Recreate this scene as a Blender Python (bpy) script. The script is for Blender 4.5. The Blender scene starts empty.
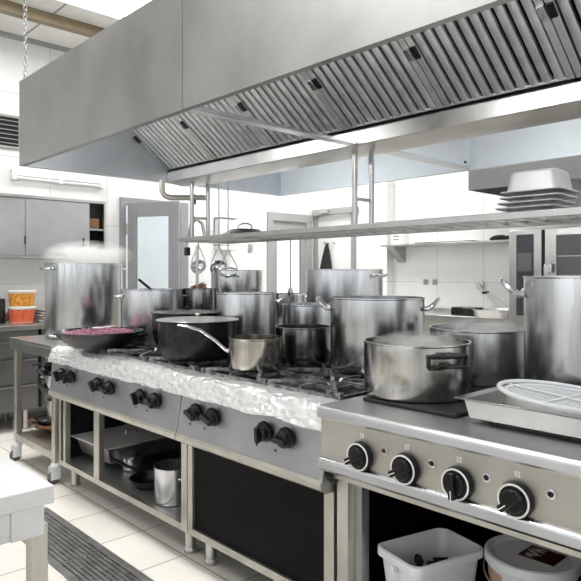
import bpy, bmesh, math, random
from mathutils import Vector, Matrix, noise
PI=math.pi; rnd=random.Random(7)
sc=bpy.context.scene; C=sc.collection
def R(d): return math.radians(d)

# ------------------------------------------------------------------ materials
def newmat(name):
    m=bpy.data.materials.new(name); m.use_nodes=True
    nt=m.node_tree; b=nt.nodes['Principled BSDF']; return m,nt,b
def steel(name,col=(.58,.59,.60),rough=.3,smudge=.25,scale=(3,3,3),metal=1.0,bump=.02,dirt=None,dirtcol=(.25,.2,.15)):
    m,nt,b=newmat(name); N=nt.nodes; L=nt.links
    tc=N.new('ShaderNodeTexCoord'); mp=N.new('ShaderNodeMapping'); mp.inputs['Scale'].default_value=scale
    L.new(tc.outputs['Object'],mp.inputs['Vector'])
    n=N.new('ShaderNodeTexNoise'); n.inputs['Scale'].default_value=1.6; n.inputs['Detail'].default_value=6; n.inputs['Roughness'].default_value=.6
    L.new(mp.outputs[0],n.inputs['Vector'])
    cr=N.new('ShaderNodeValToRGB'); cr.color_ramp.elements[0].position=.36; cr.color_ramp.elements[1].position=.64
    d=1-smudge
    cr.color_ramp.elements[0].color=(col[0]*d,col[1]*d,col[2]*d,1); cr.color_ramp.elements[1].color=(*col,1)
    L.new(n.outputs['Fac'],cr.inputs[0])
    out=cr.outputs[0]
    if dirt:
        n2=N.new('ShaderNodeTexNoise'); n2.inputs['Scale'].default_value=dirt; n2.inputs['Detail'].default_value=8
        L.new(tc.outputs['Object'],n2.inputs['Vector'])
        c2=N.new('ShaderNodeValToRGB'); c2.color_ramp.elements[0].position=.53; c2.color_ramp.elements[1].position=.72
        L.new(n2.outputs['Fac'],c2.inputs[0])
        mx=N.new('ShaderNodeMix'); mx.data_type='RGBA'; L.new(c2.outputs[0],mx.inputs[0]); L.new(out,mx.inputs[6]); mx.inputs[7].default_value=(*dirtcol,1)
        out=mx.outputs[2]
    L.new(out,b.inputs['Base Color'])
    mr=N.new('ShaderNodeMapRange'); mr.inputs[3].default_value=rough*.8; mr.inputs[4].default_value=min(1,rough*1.35)
    L.new(n.outputs['Fac'],mr.inputs[0]); L.new(mr.outputs[0],b.inputs['Roughness'])
    b.inputs['Metallic'].default_value=metal
    if bump:
        bp=N.new('ShaderNodeBump'); bp.inputs['Strength'].default_value=bump*5; bp.inputs['Distance'].default_value=.004
        L.new(n.outputs['Fac'],bp.inputs['Height']); L.new(bp.outputs[0],b.inputs['Normal'])
    return m
def plain(name,col,rough=.5,metal=0,var=.12,sc_=8,coat=0,bump=0,trans=0,alpha=1):
    m,nt,b=newmat(name); N=nt.nodes; L=nt.links
    tc=N.new('ShaderNodeTexCoord'); n=N.new('ShaderNodeTexNoise'); n.inputs['Scale'].default_value=sc_; n.inputs['Detail'].default_value=5
    L.new(tc.outputs['Object'],n.inputs['Vector'])
    cr=N.new('ShaderNodeValToRGB'); cr.color_ramp.elements[0].position=.3; cr.color_ramp.elements[1].position=.7
    cr.color_ramp.elements[0].color=(*[c*(1-var) for c in col],1); cr.color_ramp.elements[1].color=(*[min(1,c*(1+var*.4)) for c in col],1)
    L.new(n.outputs['Fac'],cr.inputs[0]); L.new(cr.outputs[0],b.inputs['Base Color'])
    b.inputs['Roughness'].default_value=rough; b.inputs['Metallic'].default_value=metal
    b.inputs['Coat Weight'].default_value=coat
    if trans: b.inputs['Transmission Weight'].default_value=trans
    if bump:
        bp=N.new('ShaderNodeBump'); bp.inputs['Strength'].default_value=bump; bp.inputs['Distance'].default_value=.005
        L.new(n.outputs['Fac'],bp.inputs['Height']); L.new(bp.outputs[0],b.inputs['Normal'])
    return m
def tiles(name,ax,size,off,c1,c2,mortar,msize,rough=.3,bump=.3):
    m,nt,b=newmat(name); N=nt.nodes; L=nt.links
    tc=N.new('ShaderNodeTexCoord'); sp=N.new('ShaderNodeSeparateXYZ'); cb=N.new('ShaderNodeCombineXYZ')
    L.new(tc.outputs['Object'],sp.inputs[0])
    for k in (0,1):
        ad=N.new('ShaderNodeMath'); ad.operation='SUBTRACT'; ad.inputs[1].default_value=off[k]
        L.new(sp.outputs[ax[k]],ad.inputs[0]); L.new(ad.outputs[0],cb.inputs[k])
    br=N.new('ShaderNodeTexBrick'); br.offset=0; br.squash=1
    br.inputs['Scale'].default_value=1; br.inputs['Brick Width'].default_value=size[0]; br.inputs['Row Height'].default_value=size[1]
    br.inputs['Mortar Size'].default_value=msize; br.inputs['Mortar Smooth'].default_value=.2
    br.inputs['Color1'].default_value=(*c1,1); br.inputs['Color2'].default_value=(*c2,1); br.inputs['Mortar'].default_value=(*mortar,1)
    L.new(cb.outputs[0],br.inputs['Vector'])
    n=N.new('ShaderNodeTexNoise'); n.inputs['Scale'].default_value=3; n.inputs['Detail'].default_value=6; L.new(tc.outputs['Object'],n.inputs['Vector'])
    mr=N.new('ShaderNodeMapRange'); mr.inputs[3].default_value=.9; mr.inputs[4].default_value=1.05; L.new(n.outputs['Fac'],mr.inputs[0])
    vm=N.new('ShaderNodeVectorMath'); vm.operation='SCALE'; L.new(br.outputs['Color'],vm.inputs[0]); L.new(mr.outputs[0],vm.inputs['Scale'])
    L.new(vm.outputs[0],b.inputs['Base Color']); b.inputs['Roughness'].default_value=rough
    bp=N.new('ShaderNodeBump'); bp.invert=True; bp.inputs['Strength'].default_value=bump; bp.inputs['Distance'].default_value=.003
    L.new(br.outputs['Fac'],bp.inputs['Height']); L.new(bp.outputs[0],b.inputs['Normal'])
    return m
def emit(name,col,s):
    m,nt,b=newmat(name); b.inputs['Base Color'].default_value=(*col,1); b.inputs['Emission Color'].default_value=(*col,1); b.inputs['Emission Strength'].default_value=s; return m

M={}
M['hood2']=steel('oven_hood_steel',(.25,.25,.25),.5,.1,(2,2,2),metal=.8,bump=0)
M['drawer']=steel('drawer_steel',(.20,.20,.205),.45,.15,(2,2,2),metal=.8,bump=0)
M['hood']=steel('hood_steel',(.46,.455,.45),.42,.22,(1.2,1.2,1.2),bump=.01)
M['hood_in']=steel('hood_inner_steel',(.60,.63,.66),.38,.12,(2,2,2),metal=.8,bump=.01)
M['zinc']=steel('back_panel_steel',(.72,.78,.83),.5,.06,(2,2,2),metal=.2,bump=.005)
M['baffle']=steel('baffle_steel',(.78,.81,.82),.38,.2,(6,6,6))
M['steel']=steel('brushed_steel',(.58,.575,.56),.3,.18,(3,3,3))
M['panel']=steel('panel_steel',(.57,.545,.50),.42,.12,(2,2,2),bump=.005)
M['gas_panel']=steel('gas_panel_steel',(.50,.505,.515),.42,.15,(2,2,2),bump=.005)
M['frame']=steel('frame_steel',(.64,.62,.56),.4,.2,(5,5,2))
M['wsteel']=steel('matt_pale_steel',(.80,.81,.82),.5,.15,(4,4,4),metal=.7,bump=0)
M['polish']=steel('polished_steel',(.72,.73,.75),.2,.1,(4,4,4),bump=.0)
M['worktop']=steel('satin_worktop_steel',(.60,.605,.61),.33,.12,(3,3,3),bump=.0)
M['pot']=steel('stockpot_steel',(.72,.73,.74),.2,.35,(9,9,.5),bump=.02)
M['pot_b']=steel('stockpot_steel_bright',(.80,.81,.83),.24,.3,(9,9,.5),bump=.02)
M['pot_dirty']=steel('stained_pot_steel',(.74,.73,.71),.2,.35,(9,9,.8),bump=.02,dirt=11,dirtcol=(.30,.24,.17))
M['pot_brown']=steel('heat_tinted_steel',(.74,.70,.62),.18,.5,(14,14,.6),bump=.02)
M['pot_dark']=steel('smoked_pot_steel',(.48,.48,.48),.18,.65,(10,10,.6),bump=.02)
M['black']=plain('black_enamel',(.005,.005,.0055),.5,0,.4,6)
M['black'].node_tree.nodes['Principled BSDF'].inputs['Specular IOR Level'].default_value=.1
M['black_pot']=steel('blackened_pot',(.022,.022,.024),.22,.5,(5,5,5),metal=.35,bump=.03)
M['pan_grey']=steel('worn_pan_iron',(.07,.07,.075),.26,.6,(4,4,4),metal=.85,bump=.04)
M['cast']=steel('cast_iron',(.46,.465,.475),.34,.8,(14,14,14),metal=.85,bump=.12)
M['tray_black']=steel('hob_tray_enamel',(.04,.04,.045),.3,.5,(9,9,9),metal=.5,bump=.05,dirt=11,dirtcol=(.42,.43,.45))
M['plastic']=plain('black_plastic',(.007,.007,.0075),.3,0,.3,20)
M['plastic'].node_tree.nodes['Principled BSDF'].inputs['Specular IOR Level'].default_value=.3
M['white_mark']=plain('white_print',(.8,.8,.78),.5,0,.05)
M['glassplate']=plain('hot_plate_iron',(.035,.035,.036),.5,.5,.4,7)
M['wplastic']=plain('white_plastic',(.74,.76,.78),.4,0,.06,4)
M['white']=plain('white_paint',(.86,.87,.87),.5,0,.05,3)
M['greypaint']=plain('grey_door_paint',(.30,.31,.32),.45,0,.08,4)
M['palegrey']=plain('pale_grey_frame_paint',(.36,.36,.355),.5,0,.06,4)
M['ceil']=tiles('ceiling_panels',('X','Y'),(1.15,.92),(-6.09,2.175-9.2),(.80,.79,.76),(.82,.81,.78),(.35,.34,.32),.012,.8,.1)
M['walltile']=tiles('wall_tiles_x',('Y','Z'),(.6,.6),(.05,.04),(.84,.85,.85),(.86,.87,.87),(.62,.64,.64),.004,.25,.15)
M['walltile_y']=tiles('wall_tiles_y',('X','Z'),(.6,.6),(-4.17,.04),(.84,.84,.83),(.86,.86,.85),(.62,.62,.61),.004,.25,.15)
M['floor']=tiles('floor_tiles',('X','Y'),(.385,.385),(-2.88-7.7,1.65-7.7),(.72,.69,.64),(.78,.75,.70),(.36,.34,.31),.005,.38,.3)
M['pit']=plain('drain_pit',(.05,.05,.05),.8)
M['grate']=steel('drain_grate_steel',(.48,.48,.48),.4,.3,(8,8,8))
M['beam']=plain('brown_beam',(.25,.20,.12),.5,0,.2,6)
M['orange']=plain('orange_pickles',(.85,.34,.04),.5,0,.6,40)
M['red']=plain('red_sauce',(.75,.13,.05),.5,0,.4,30)
M['tub']=plain('translucent_tub',(.82,.78,.70),.3,0,.05,5)
M['meat']=plain('cooked_meat',(.42,.22,.16),.6,0,.8,40,bump=.5)
M['cabbage']=plain('red_cabbage',(.74,.36,.48),.5,0,.75,55,bump=.3)
M['cloth']=plain('black_cloth',(.02,.02,.022),.9)
M['copper']=steel('copper_pan',(.35,.20,.13),.35,.4,(5,5,5),metal=.9)
M['salmon']=plain('salmon_label',(.62,.38,.28),.5)
M['darkred']=plain('dark_red_label',(.07,.005,.008),.4)
M['oven_glass']=plain('oven_glass',(.10,.105,.11),.12,0,.15,2,coat=.6)
M['display']=plain('oven_display',(.035,.04,.055),.2,0,.3,3,coat=.5)
M['rubber']=plain('grey_rubber',(.10,.10,.10),.6)
M['lampface']=emit('lamp_diffuser',(1,.98,.95),9)
def foilmat():
    m,nt,b=newmat('crumpled_foil'); N=nt.nodes; L=nt.links
    tc=N.new('ShaderNodeTexCoord'); v=N.new('ShaderNodeTexVoronoi'); v.inputs['Scale'].default_value=30
    n=N.new('ShaderNodeTexNoise'); n.inputs['Scale'].default_value=12; n.inputs['Detail'].default_value=8
    mp=N.new('ShaderNodeMapping'); mp.inputs['Scale'].default_value=(.7,1.6,1.6); L.new(tc.outputs['Object'],mp.inputs[0]); L.new(mp.outputs[0],v.inputs['Vector']); L.new(tc.outputs['Object'],n.inputs['Vector'])
    ad=N.new('ShaderNodeMath'); L.new(v.outputs['Distance'],ad.inputs[0]); L.new(n.outputs['Fac'],ad.inputs[1])
    bp=N.new('ShaderNodeBump'); bp.inputs['Strength'].default_value=.6; bp.inputs['Distance'].default_value=.012
    L.new(ad.outputs[0],bp.inputs['Height']); L.new(bp.outputs[0],b.inputs['Normal'])
    b.inputs['Base Color'].default_value=(.95,.95,.95,1); b.inputs['Metallic'].default_value=.65; b.inputs['Roughness'].default_value=.36
    return m
M['foil']=foilmat()
def glassmat():
    m,nt,b=newmat('clear_glass'); b.inputs['Base Color'].default_value=(.93,.96,.97,1); b.inputs['Roughness'].default_value=.03
    b.inputs['Transmission Weight'].default_value=1; b.inputs['IOR'].default_value=1.1; return m
M['glass']=glassmat()

# ------------------------------------------------------------------ mesh builder
class MB:
    def __init__(s): s.bm=bmesh.new(); s.T=Matrix()
    def v(s,p): return s.bm.verts.new(s.T@Vector(p))
    def f(s,vs):
        try: return s.bm.faces.new(vs)
        except ValueError: return None
    def box(s,x0,x1,y0,y1,z0,z1):
        p=[s.v((x,y,z)) for z in (z0,z1) for y in (y0,y1) for x in (x0,x1)]
        for q in ((0,2,3,1),(4,5,7,6),(0,1,5,4),(2,6,7,3),(0,4,6,2),(1,3,7,5)): s.f([p[i] for i in q])
        return s
    def prism(s,prof,a,b,axis='x'):
        def P(t,u,w): return (t,u,w) if axis=='x' else ((u,t,w) if axis=='y' else (u,w,t))
        A=[s.v(P(a,u,w)) for u,w in prof]; B=[s.v(P(b,u,w)) for u,w in prof]; n=len(prof)
        for i in range(n): s.f([A[i],A[(i+1)%n],B[(i+1)%n],B[i]])
        s.f(A[::-1]); s.f(B); return s
    def lathe(s,prof,c=(0,0,0),n=40,sx=1,sy=1):
        rings=[]
        for r,z in prof:
            if r<1e-5: rings.append([s.v((c[0],c[1],c[2]+z))])
            else: rings.append([s.v((c[0]+sx*r*math.cos(2*PI*k/n),c[1]+sy*r*math.sin(2*PI*k/n),c[2]+z)) for k in range(n)])
        for a,b in zip(rings,rings[1:]):
            for k in range(n):
                k2=(k+1)%n
                if len(a)==1 and len(b)==1: continue
                if len(a)==1: s.f([a[0],b[k2],b[k]])
                elif len(b)==1: s.f([a[k],a[k2],b[0]])
                else: s.f([a[k],a[k2],b[k2],b[k]])
        return s
    def tube(s,pts,r,n=8,closed=False,cap=True):
        pts=[Vector(p) for p in pts]; m=len(pts); rings=[]; up=None
        for i,p in enumerate(pts):
            if closed: t=(pts[(i+1)%m]-pts[i-1])
            else: t=(pts[min(i+1,m-1)]-pts[max(i-1,0)])
            t.normalize()
            if up is None:
                up=Vector((0,0,1)) if abs(t.z)<.9 else Vector((1,0,0))
            a=(up-t*up.dot(t))
            if a.length<1e-4: a=t.orthogonal()
            a.normalize(); up=a; b=t.cross(a)
            rr=r[i] if isinstance(r,(list,tuple)) else r
            rings.append([s.v(p+a*rr*math.cos(2*PI*k/n)+b*rr*math.sin(2*PI*k/n)) for k in range(n)])
        for i in range(m if closed else m-1):
            A=rings[i];B=rings[(i+1)%m]
            for k in range(n): s.f([A[k],A[(k+1)%n],B[(k+1)%n],B[k]])
        if not closed and cap: s.f(rings[0][::-1]); s.f(rings[-1])
        return s
    def cyl(s,p0,p1,r,n=16): return s.tube([p0,p1],r,n)
    def blob(s,c,r,n=10,sx=1,sy=1,sz=1):
        prof=[(r*math.sin(PI*i/6),-r*sz*math.cos(PI*i/6)) for i in range(7)]
        prof[0]=(0,-r*sz); prof[-1]=(0,r*sz); return s.lathe(prof,c,n,sx,sy)
    def build(s,name,mat,parent=None,bevel=0,solid=0,loc=None):
        bmesh.ops.recalc_face_normals(s.bm,faces=s.bm.faces[:])
        me=bpy.data.meshes.new(name); s.bm.to_mesh(me); s.bm.free()
        me.materials.append(M[mat] if isinstance(mat,str) else mat)
        for p in me.polygons: p.use_smooth=True
        me.set_sharp_from_angle(angle=.6)
        o=bpy.data.objects.new(name,me); C.objects.link(o)
        if parent: o.parent=parent
        if loc: o.location=loc
        if solid:
            md=o.modifiers.new('thick','SOLIDIFY'); md.thickness=solid
        if bevel:
            md=o.modifiers.new('bevel','BEVEL'); md.width=bevel; md.segments=2; md.limit_method='ANGLE'; md.angle_limit=.7
        return o
def B(*a): return MB().box(*a)
def tag(o,label,cat,group=None,kind=None):
    o['label']=label; o['category']=cat
    if group: o['group']=group
    if kind: o['kind']=kind
    return o
def thing(name,label,cat,loc=(0,0,0),rz=0,group=None):
    o=bpy.data.objects.new(name,None); o.empty_display_size=.05; C.objects.link(o)
    o.location=loc; o.rotation_euler=(0,0,rz); return tag(o,label,cat,group)
def struct(o,label=None):
    o['kind']='structure'
    if label: o['label']=label
    return o
def kids(o): return [c for c in bpy.data.objects if c.parent==o]
def dup(o,label,loc=None,rz=None,parent=None,group=None):
    c=o.copy(); C.objects.link(c)
    if parent: c.parent=parent
    if label: c['label']=label
    if loc is not None: c.location=loc
    if rz is not None: c.rotation_euler=(0,0,rz)
    for ch in kids(o): dup(ch,None,parent=c)
    return c
def arc(c,r,a0,a1,n,ax='xz'):
    out=[]
    for i in range(n+1):
        a=a0+(a1-a0)*i/n; u=r*math.cos(a); w=r*math.sin(a)
        out.append((c[0]+u,c[1],c[2]+w) if ax=='xz' else ((c[0],c[1]+u,c[2]+w) if ax=='yz' else (c[0]+u,c[1]+w,c[2])))
    return out
def holed(mb,ax,pos,thick,u0,u1,z0,z1,holes):
    us=sorted(set([u0,u1]+[h[0] for h in holes]+[h[1] for h in holes])); zs=sorted(set([z0,z1]+[h[2] for h in holes]+[h[3] for h in holes]))
    for a,b in zip(us,us[1:]):
        for c,d in zip(zs,zs[1:]):
            mu=(a+b)/2; mz=(c+d)/2
            if any(h[0]<mu<h[1] and h[2]<mz<h[3] for h in holes): continue
            if ax=='x': mb.box(pos,pos+thick,a,b,c,d)
            elif ax=='y': mb.box(a,b,pos,pos+thick,c,d)
            else: mb.box(a,b,c,d,pos,pos+thick)
    bmesh.ops.remove_doubles(mb.bm,verts=mb.bm.verts[:],dist=1e-5)
    # drop doubled inner faces
    seen={}
    for f in list(mb.bm.faces):
        k=tuple(sorted(v.index for v in f.verts)) if False else tuple(sorted((round(v.co.x,4),round(v.co.y,4),round(v.co.z,4)) for v in f.verts))
        seen.setdefault(k,[]).append(f)
    bmesh.ops.delete(mb.bm,geom=[f for fs in seen.values() if len(fs)>1 for f in fs],context='FACES_ONLY')
    return mb

# ------------------------------------------------------------------ room
CZ=3.58
struct(holed(MB(),'z',-.1,.1,-6.05,3.2,-3.2,6.3,[(-3.52,-1.38,1.16,1.40)]).build('floor','floor'))
B(-3.52,-1.38,1.16,1.40,-.12,-.09).build('floor_drain_pit','pit',bpy.data.objects['floor'])
# ceiling
struct(B(-6.05,3.2,-3.2,6.3,CZ,CZ+.1).build('ceiling','ceil'))
D1=(3.22,3.97,0,2.10); D2=(5.28,6.04,0,2.12)
struct(holed(MB(),'x',-6.2,.15,-3.2,6.15,0,CZ,[D1,D2]).build('wall_left','walltile'))
struct(holed(MB(),'y',6.15,.3,-6.2,-4.80,0,CZ,[(-6.0,-5.33,0,2.13)]).build('wall_back','walltile_y'))
struct(B(-4.80,3.2,6.3,6.45,0,CZ).build('wall_back_recess','walltile_y'))['kind']='structure'
bpy.data.objects['wall_back_recess'].name='wall_back.001'
# window wall behind the camera and on the right
wins=[(-5.6,-3.9,.9,3.1),(-3.4,-1.7,.9,3.1),(-1.2,.5,.9,3.1),(1.0,2.7,.9,3.1)]
struct(holed(MB(),'y',-3.35,.15,-6.2,3.2,0,CZ,wins).build('wall_front','white'))
wr=[(-2.6,-.9,.9,3.1),(-.3,1.4,.9,3.1),(2.0,3.7,.9,3.1),(4.2,5.7,.9,3.1)]
struct(holed(MB(),'x',3.2,.15,-3.35,6.45,0,CZ,wr).build('wall_right','white'))
k=1
for a,b,c,d in wins:
    m=MB().box(a,b,-3.3,-3.25,c,c+.05).box(a,b,-3.3,-3.25,d-.05,d).box(a,a+.05,-3.3,-3.25,c,d).box(b-.05,b,-3.3,-3.25,c,d).box((a+b)/2-.03,(a+b)/2+.03,-3.3,-3.25,c,d)
    struct(m.build('window_%d'%k,'greypaint')); k+=1
for a,b,c,d in wr:
    m=MB().box(3.25,3.3,a,b,c,c+.05).box(3.25,3.3,a,b,d-.05,d).box(3.25,3.3,a,a+.05,c,d).box(3.25,3.3,b-.05,b,c,d).box(3.25,3.3,(a+b)/2-.03,(a+b)/2+.03,c,d)
    struct(m.build('window_%d'%k,'greypaint')); k+=1
# next room seen through the doors (pale walls)
struct(MB().box(-8.6,-8.5,2.4,7.0,-.1,CZ).box(-8.6,-6.2,2.3,2.4,-.1,CZ).build('wall_next_room','white'))
bpy.data.objects['wall_next_room'].name='wall_left.001'
struct(B(-8.6,-6.05,2.3,7.2,-.1,-.001).build('floor','floor'))
struct(B(-6.6,-4.8,7.4,7.5,0,CZ).build('wall_back','white'))

# door_1 : grey leaf standing ajar with a tall glass pane
d1=struct(MB().box(-6.22,-6.02,3.19,3.25,0,2.09).box(-6.22,-6.02,3.94,4.04,0,2.09).box(-6.22,-6.02,3.19,4.04,2.09,2.15).build('door_1','greypaint'))
leaf=MB(); W=.60
leaf.box(0,.10,-.04,0,.02,2.09).box(W-.12,W,-.04,0,.02,2.09).box(.10,W-.12,-.04,0,1.94,2.09).box(.10,W-.12,-.04,0,.02,.9)
lo=leaf.build('door_leaf','greypaint',d1,bevel=.004); lo.location=(-6.0,3.28,0); lo.rotation_euler=(0,0,R(30))
g=B(.10,W-.12,-.025,-.015,.9,1.94).build('door_glass','glass',lo)
h=MB().tube([(W-.05,-.04,1.05),(W-.05,-.09,1.05),(W-.17,-.09,1.05)],.009).build('door_handle','steel',lo)
h=MB().cyl((0,-.045,1.75),(0,-.045,1.87),.012).cyl((0,-.045,.4),(0,-.045,.52),.012).build('hinge','steel',lo)
# door_2 : closed, pale grey frame with white glass
d2=struct(MB().box(-6.1,-6.02,5.26,5.36,0,2.03).box(-6.1,-6.02,5.96,6.06,0,2.03).box(-6.1,-6.02,5.26,6.06,2.031,2.14).build('door_2','palegrey',bevel=.003))
MB().box(-6.09,-6.05,5.36,5.44,0.02,2.03).box(-6.09,-6.05,5.88,5.96,.02,2.03).box(-6.09,-6.05,5.44,5.88,1.92,2.03).box(-6.09,-6.05,5.44,5.88,.02,.9).build('door_leaf','palegrey',d2)
B(-6.075,-6.065,5.44,5.88,.9,1.92).build('door_glass','glass',d2)
# door_3 : white leaf in the back wall
d3=struct(MB().box(-6.03,-5.98,6.10,6.3,0,2.17).box(-5.35,-5.30,6.10,6.3,0,2.17).build('door_3','greypaint'))
B(-6.12+.1,-5.25,6.06,6.15,2.13,2.21).build('door_header','palegrey',d3,bevel=.004)
B(-5.85,-5.70,6.03,6.06,2.15,2.19).build('door_closer','steel',d3)
B(-5.98,-5.35,6.14,6.18,.01,2.12).build('door_leaf','white',d3)
MB().cyl((-5.83,6.14,1.745),(-5.83,6.09,1.76),.010).build('coat_hook','steel',d3)
MB().cyl((-5.67,6.14,1.745),(-5.67,6.09,1.76),.010).build('coat_hook','steel',d3)
ap=MB()
for ring in ((.012,1.74,.02),(.05,1.64,.03),(.09,1.5,.035),(.13,1.35,.04),(.15,1.1,.045),(.15,.8,.045)): pass
rg=[]
for hw,z,dy in ((.012,1.745,.015),(.045,1.66,.022),(.075,1.56,.03),(.10,1.45,.035),(.14,1.3,.04),(.16,1.1,.045),(.17,.85,.045)):
    rg.append([ap.v((-5.775+hw*math.cos(a)+ (1.745-z)*-.06,6.10+dy*math.sin(a)*(1+.3*math.cos(5*a)),z)) for a in [2*PI*q/20 for q in range(20)]])
for a,b in zip(rg,rg[1:]):
    for q in range(20): ap.f([a[q],a[(q+1)%20],b[(q+1)%20],b[q]])
ap.f(rg[0]); ap.f(rg[-1])
tag(ap.build('apron','cloth'),'black cloth apron hanging from a hook on the white door','apron')
MB_=MB().cyl((-5.775,6.14,1.75),(-5.775,6.08,1.76),.01).build('coat_hook','steel',d3)
# skirting of ceiling and beam
struct(B(-6.05,-6.0,-3.2,6.15,CZ-.035,CZ).build('trim_1','palegrey'))
struct(B(-5.38,-5.30,-1.5,6.0,CZ-.09,CZ-.001).build('ceiling_beam','beam'))
bpy.data.objects['ceiling_beam'].name='trim_2'

# ------------------------------------------------------------------ ceiling lamps
def lamp_area(loc,sx,sy,power,rot=(0,0,0),col=(1,.985,.965),parent=None,spread=PI):
    l=bpy.data.lights.new('lamp_light','AREA'); l.shape='RECTANGLE'; l.size=sx; l.size_y=sy; l.energy=power; l.color=col; l.spread=spread
    o=bpy.data.objects.new('lamp_light',l); C.objects.link(o); o.location=loc; o.rotation_euler=rot
    if parent: o.parent=parent
    return o
def ceiling_panel(x,y,sx,sy,power,label,group='square ceiling light panels'):
    t=thing('ceiling_light',label,'ceiling light',(x,y,CZ))
    a,b=sx/2,sy/2
    MB().box(-a-.02,-a,-b-.02,b+.02,-.03,-.001).box(a,a+.02,-b-.02,b+.02,-.03,-.001).box(-a,a,-b-.02,-b,-.03,-.001).box(-a,a,b,b+.02,-.03,-.001).build('frame','white',t)
    B(-a,a,-b,b,-.02,-.004).build('diffuser','lampface',t)
    lamp_area((0,0,-.035),sx,sy,power,parent=t); return t
ceiling_panel(-4.62,2.04,.66,1.2,11,'bright white ceiling light panel above the left end of the hood')
ceiling_panel(-5.0,4.9,.6,1.2,42,'added ceiling fill panel behind the hood near the doors')  # unseen panel added to brighten the back wall
ceiling_panel(-2.2,4.9,.6,1.2,48,'added ceiling fill panel behind the hood near the oven')  # second unseen panel, also added for back wall brightness
ceiling_panel(.8,3.2,.6,1.2,25,'white ceiling light panel right of the hood')
ceiling_panel(-2.4,-.6,.6,1.2,22,'added ceiling fill panel over the work table end')  # unseen panel added to brighten the work table and range fronts
for x,l in ((-4.9,'left'),(-3.1,'middle'),(-1.2,'right')):
    t=thing('batten_light','%s slim white batten light on the ceiling in front of the hood'%{'left':'leftmost','middle':'middle','right':'rightmost'}[l],'ceiling light',(x,1.22,CZ),group='batten lights in front of the hood')
    B(-.75,.75,-.05,.05,-.04,-.001).build('housing','white',t)
    B(-.72,.72,-.035,.035,-.055,-.041).build('diffuser','lampface',t)
    lamp_area((0,0,-.06),1.4,.07,9,parent=t,spread=R(62))

# ------------------------------------------------------------------ extractor hood
HX0,HX1,HY0,HY1,HZ0,HZ1=-3.93,-.33,1.40,3.58,2.0,2.52
hood=thing('extractor_hood','long brushed steel extractor canopy hanging over the cooking island','extractor hood',(-2.13,2.49,2.0))
def hb(m): m.T=Matrix.Translation((2.13,-2.49,-2.0)); return m
SX=-2.13
for a,b in ((HX0,SX-.0015),(SX+.0015,HX1)):
    m=hb(MB()); m.prism([(HY0,HZ0),(HY0+.03,HZ0),(HY0+.03,HZ0+.016),(HY0+.012,HZ0+.016),(HY0+.012,HZ1),(HY0,HZ1)],a,b)
    m.build('front_panel','hood',hood)
m=hb(MB()); m.box(HX0,HX0+.012,HY0+.012,HY1,HZ0,HZ1); m.box(HX0,HX0+.035,HY0+.035,HY1,HZ0-.001,HZ0+.016); m.build('end_panel','hood_in',hood)
m=hb(MB()); m.box(HX1-.012,HX1,HY0+.012,HY1,HZ0,HZ1); m.build('end_panel','hood_in',hood)
for a,b in ((HX0,SX-.002),(SX+.002,HX1)):
    m=hb(MB()); m.box(a,b,HY1-.012,HY1,HZ0,HZ1-.001); m.box(a,b,HY1-.035,HY1-.012,HZ0,HZ0+.014); m.build('back_panel','zinc',hood)
m=hb(MB()); m.box(HX0+.012,HX1-.012,HY0+.012,HY1-.012,HZ1-.012,HZ1); m.build('top_panel','hood_in',hood)
GY=2.45;GZ=2.065
m=hb(MB()); m.prism([(GY-.01,GZ+.01),(GY-.01,2.0),(GY+.13,1.985),(GY+.27,2.0),(GY+.27,GZ+.01),(GY+.20,GZ+.05),(GY+.06,GZ+.05)],HX0+.013,HX1-.013); m.build('gutter','steel',hood,bevel=.004)
m=hb(MB()); m.box(SX-.03,SX+.03,HY0+.036,GY-.012,HZ0+.002,HZ0+.02); m.box(SX-.03,SX+.03,GY+.28,HY1-.036,HZ0+.002,HZ0+.02); m.build('cross_strut','polish',hood,bevel=.003)
m=hb(MB()); m.box(SX-.02,SX+.02,HY1-.045,HY1-.0125,2.02,2.30)
m.build('joint_bracket','zinc',hood)
m=hb(MB()); m.cyl((SX,HY1-.05,2.05),(SX,HY1-.044,2.05),.008).cyl((SX,HY1-.05,2.26),(SX,HY1-.044,2.26),.008); m.build('bolt','plastic',hood)
# baffle filters
SL=math.atan2(.32,.42); FL=.56
def make_filter(parent):
    f=bpy.data.objects.new('baffle_filter',None)
    back=B(.008,.572,0,FL,-.035,-.028)
    fo=back.build('slat_gap_shade','black',None)  # black sheet puts the shade into the gaps between the slats
    fr=MB().box(0,.03,0,FL,-.03,.006).box(.55,.58,0,FL,-.03,.006).box(.03,.55,0,.012,-.03,.004).box(.03,.55,FL-.012,FL,-.03,.004).build('frame','baffle',fo,bevel=.002)
    sl=MB(); n=10; p=.52/n
    for i in range(n):
        x=.03+p*(i+.5); w=p*.37; prof=[]
        for a in range(7):
            t=PI*a/6; prof.append((x+w*math.cos(t),.0+.010*math.sin(t)-.004))
        prof=[(x+w,-.016)]+prof+[(x-w,-.016)]
        A=[sl.v((q[0],.012,q[1])) for q in prof]; Bq=[sl.v((q[0],FL-.012,q[1])) for q in prof]
        for j in range(len(prof)): sl.f([A[j],A[(j+1)%len(prof)],Bq[(j+1)%len(prof)],Bq[j]])
        sl.f(A); sl.f(Bq[::-1])
    sl.build('baffle_slats','baffle',fo)
    for x in (.015,.565):
        MB().box(x-.014,x+.014,.28,.34,.004,.016).build('handle','plastic' if x<.1 else 'polish',fo,bevel=.002)
    return fo
f0=None; xs=[-3.915+.585*i for i in range(6)]
names=['leftmost','second from the left','third from the left','fourth from the left','fifth from the left','rightmost']
fronts=[]
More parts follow.
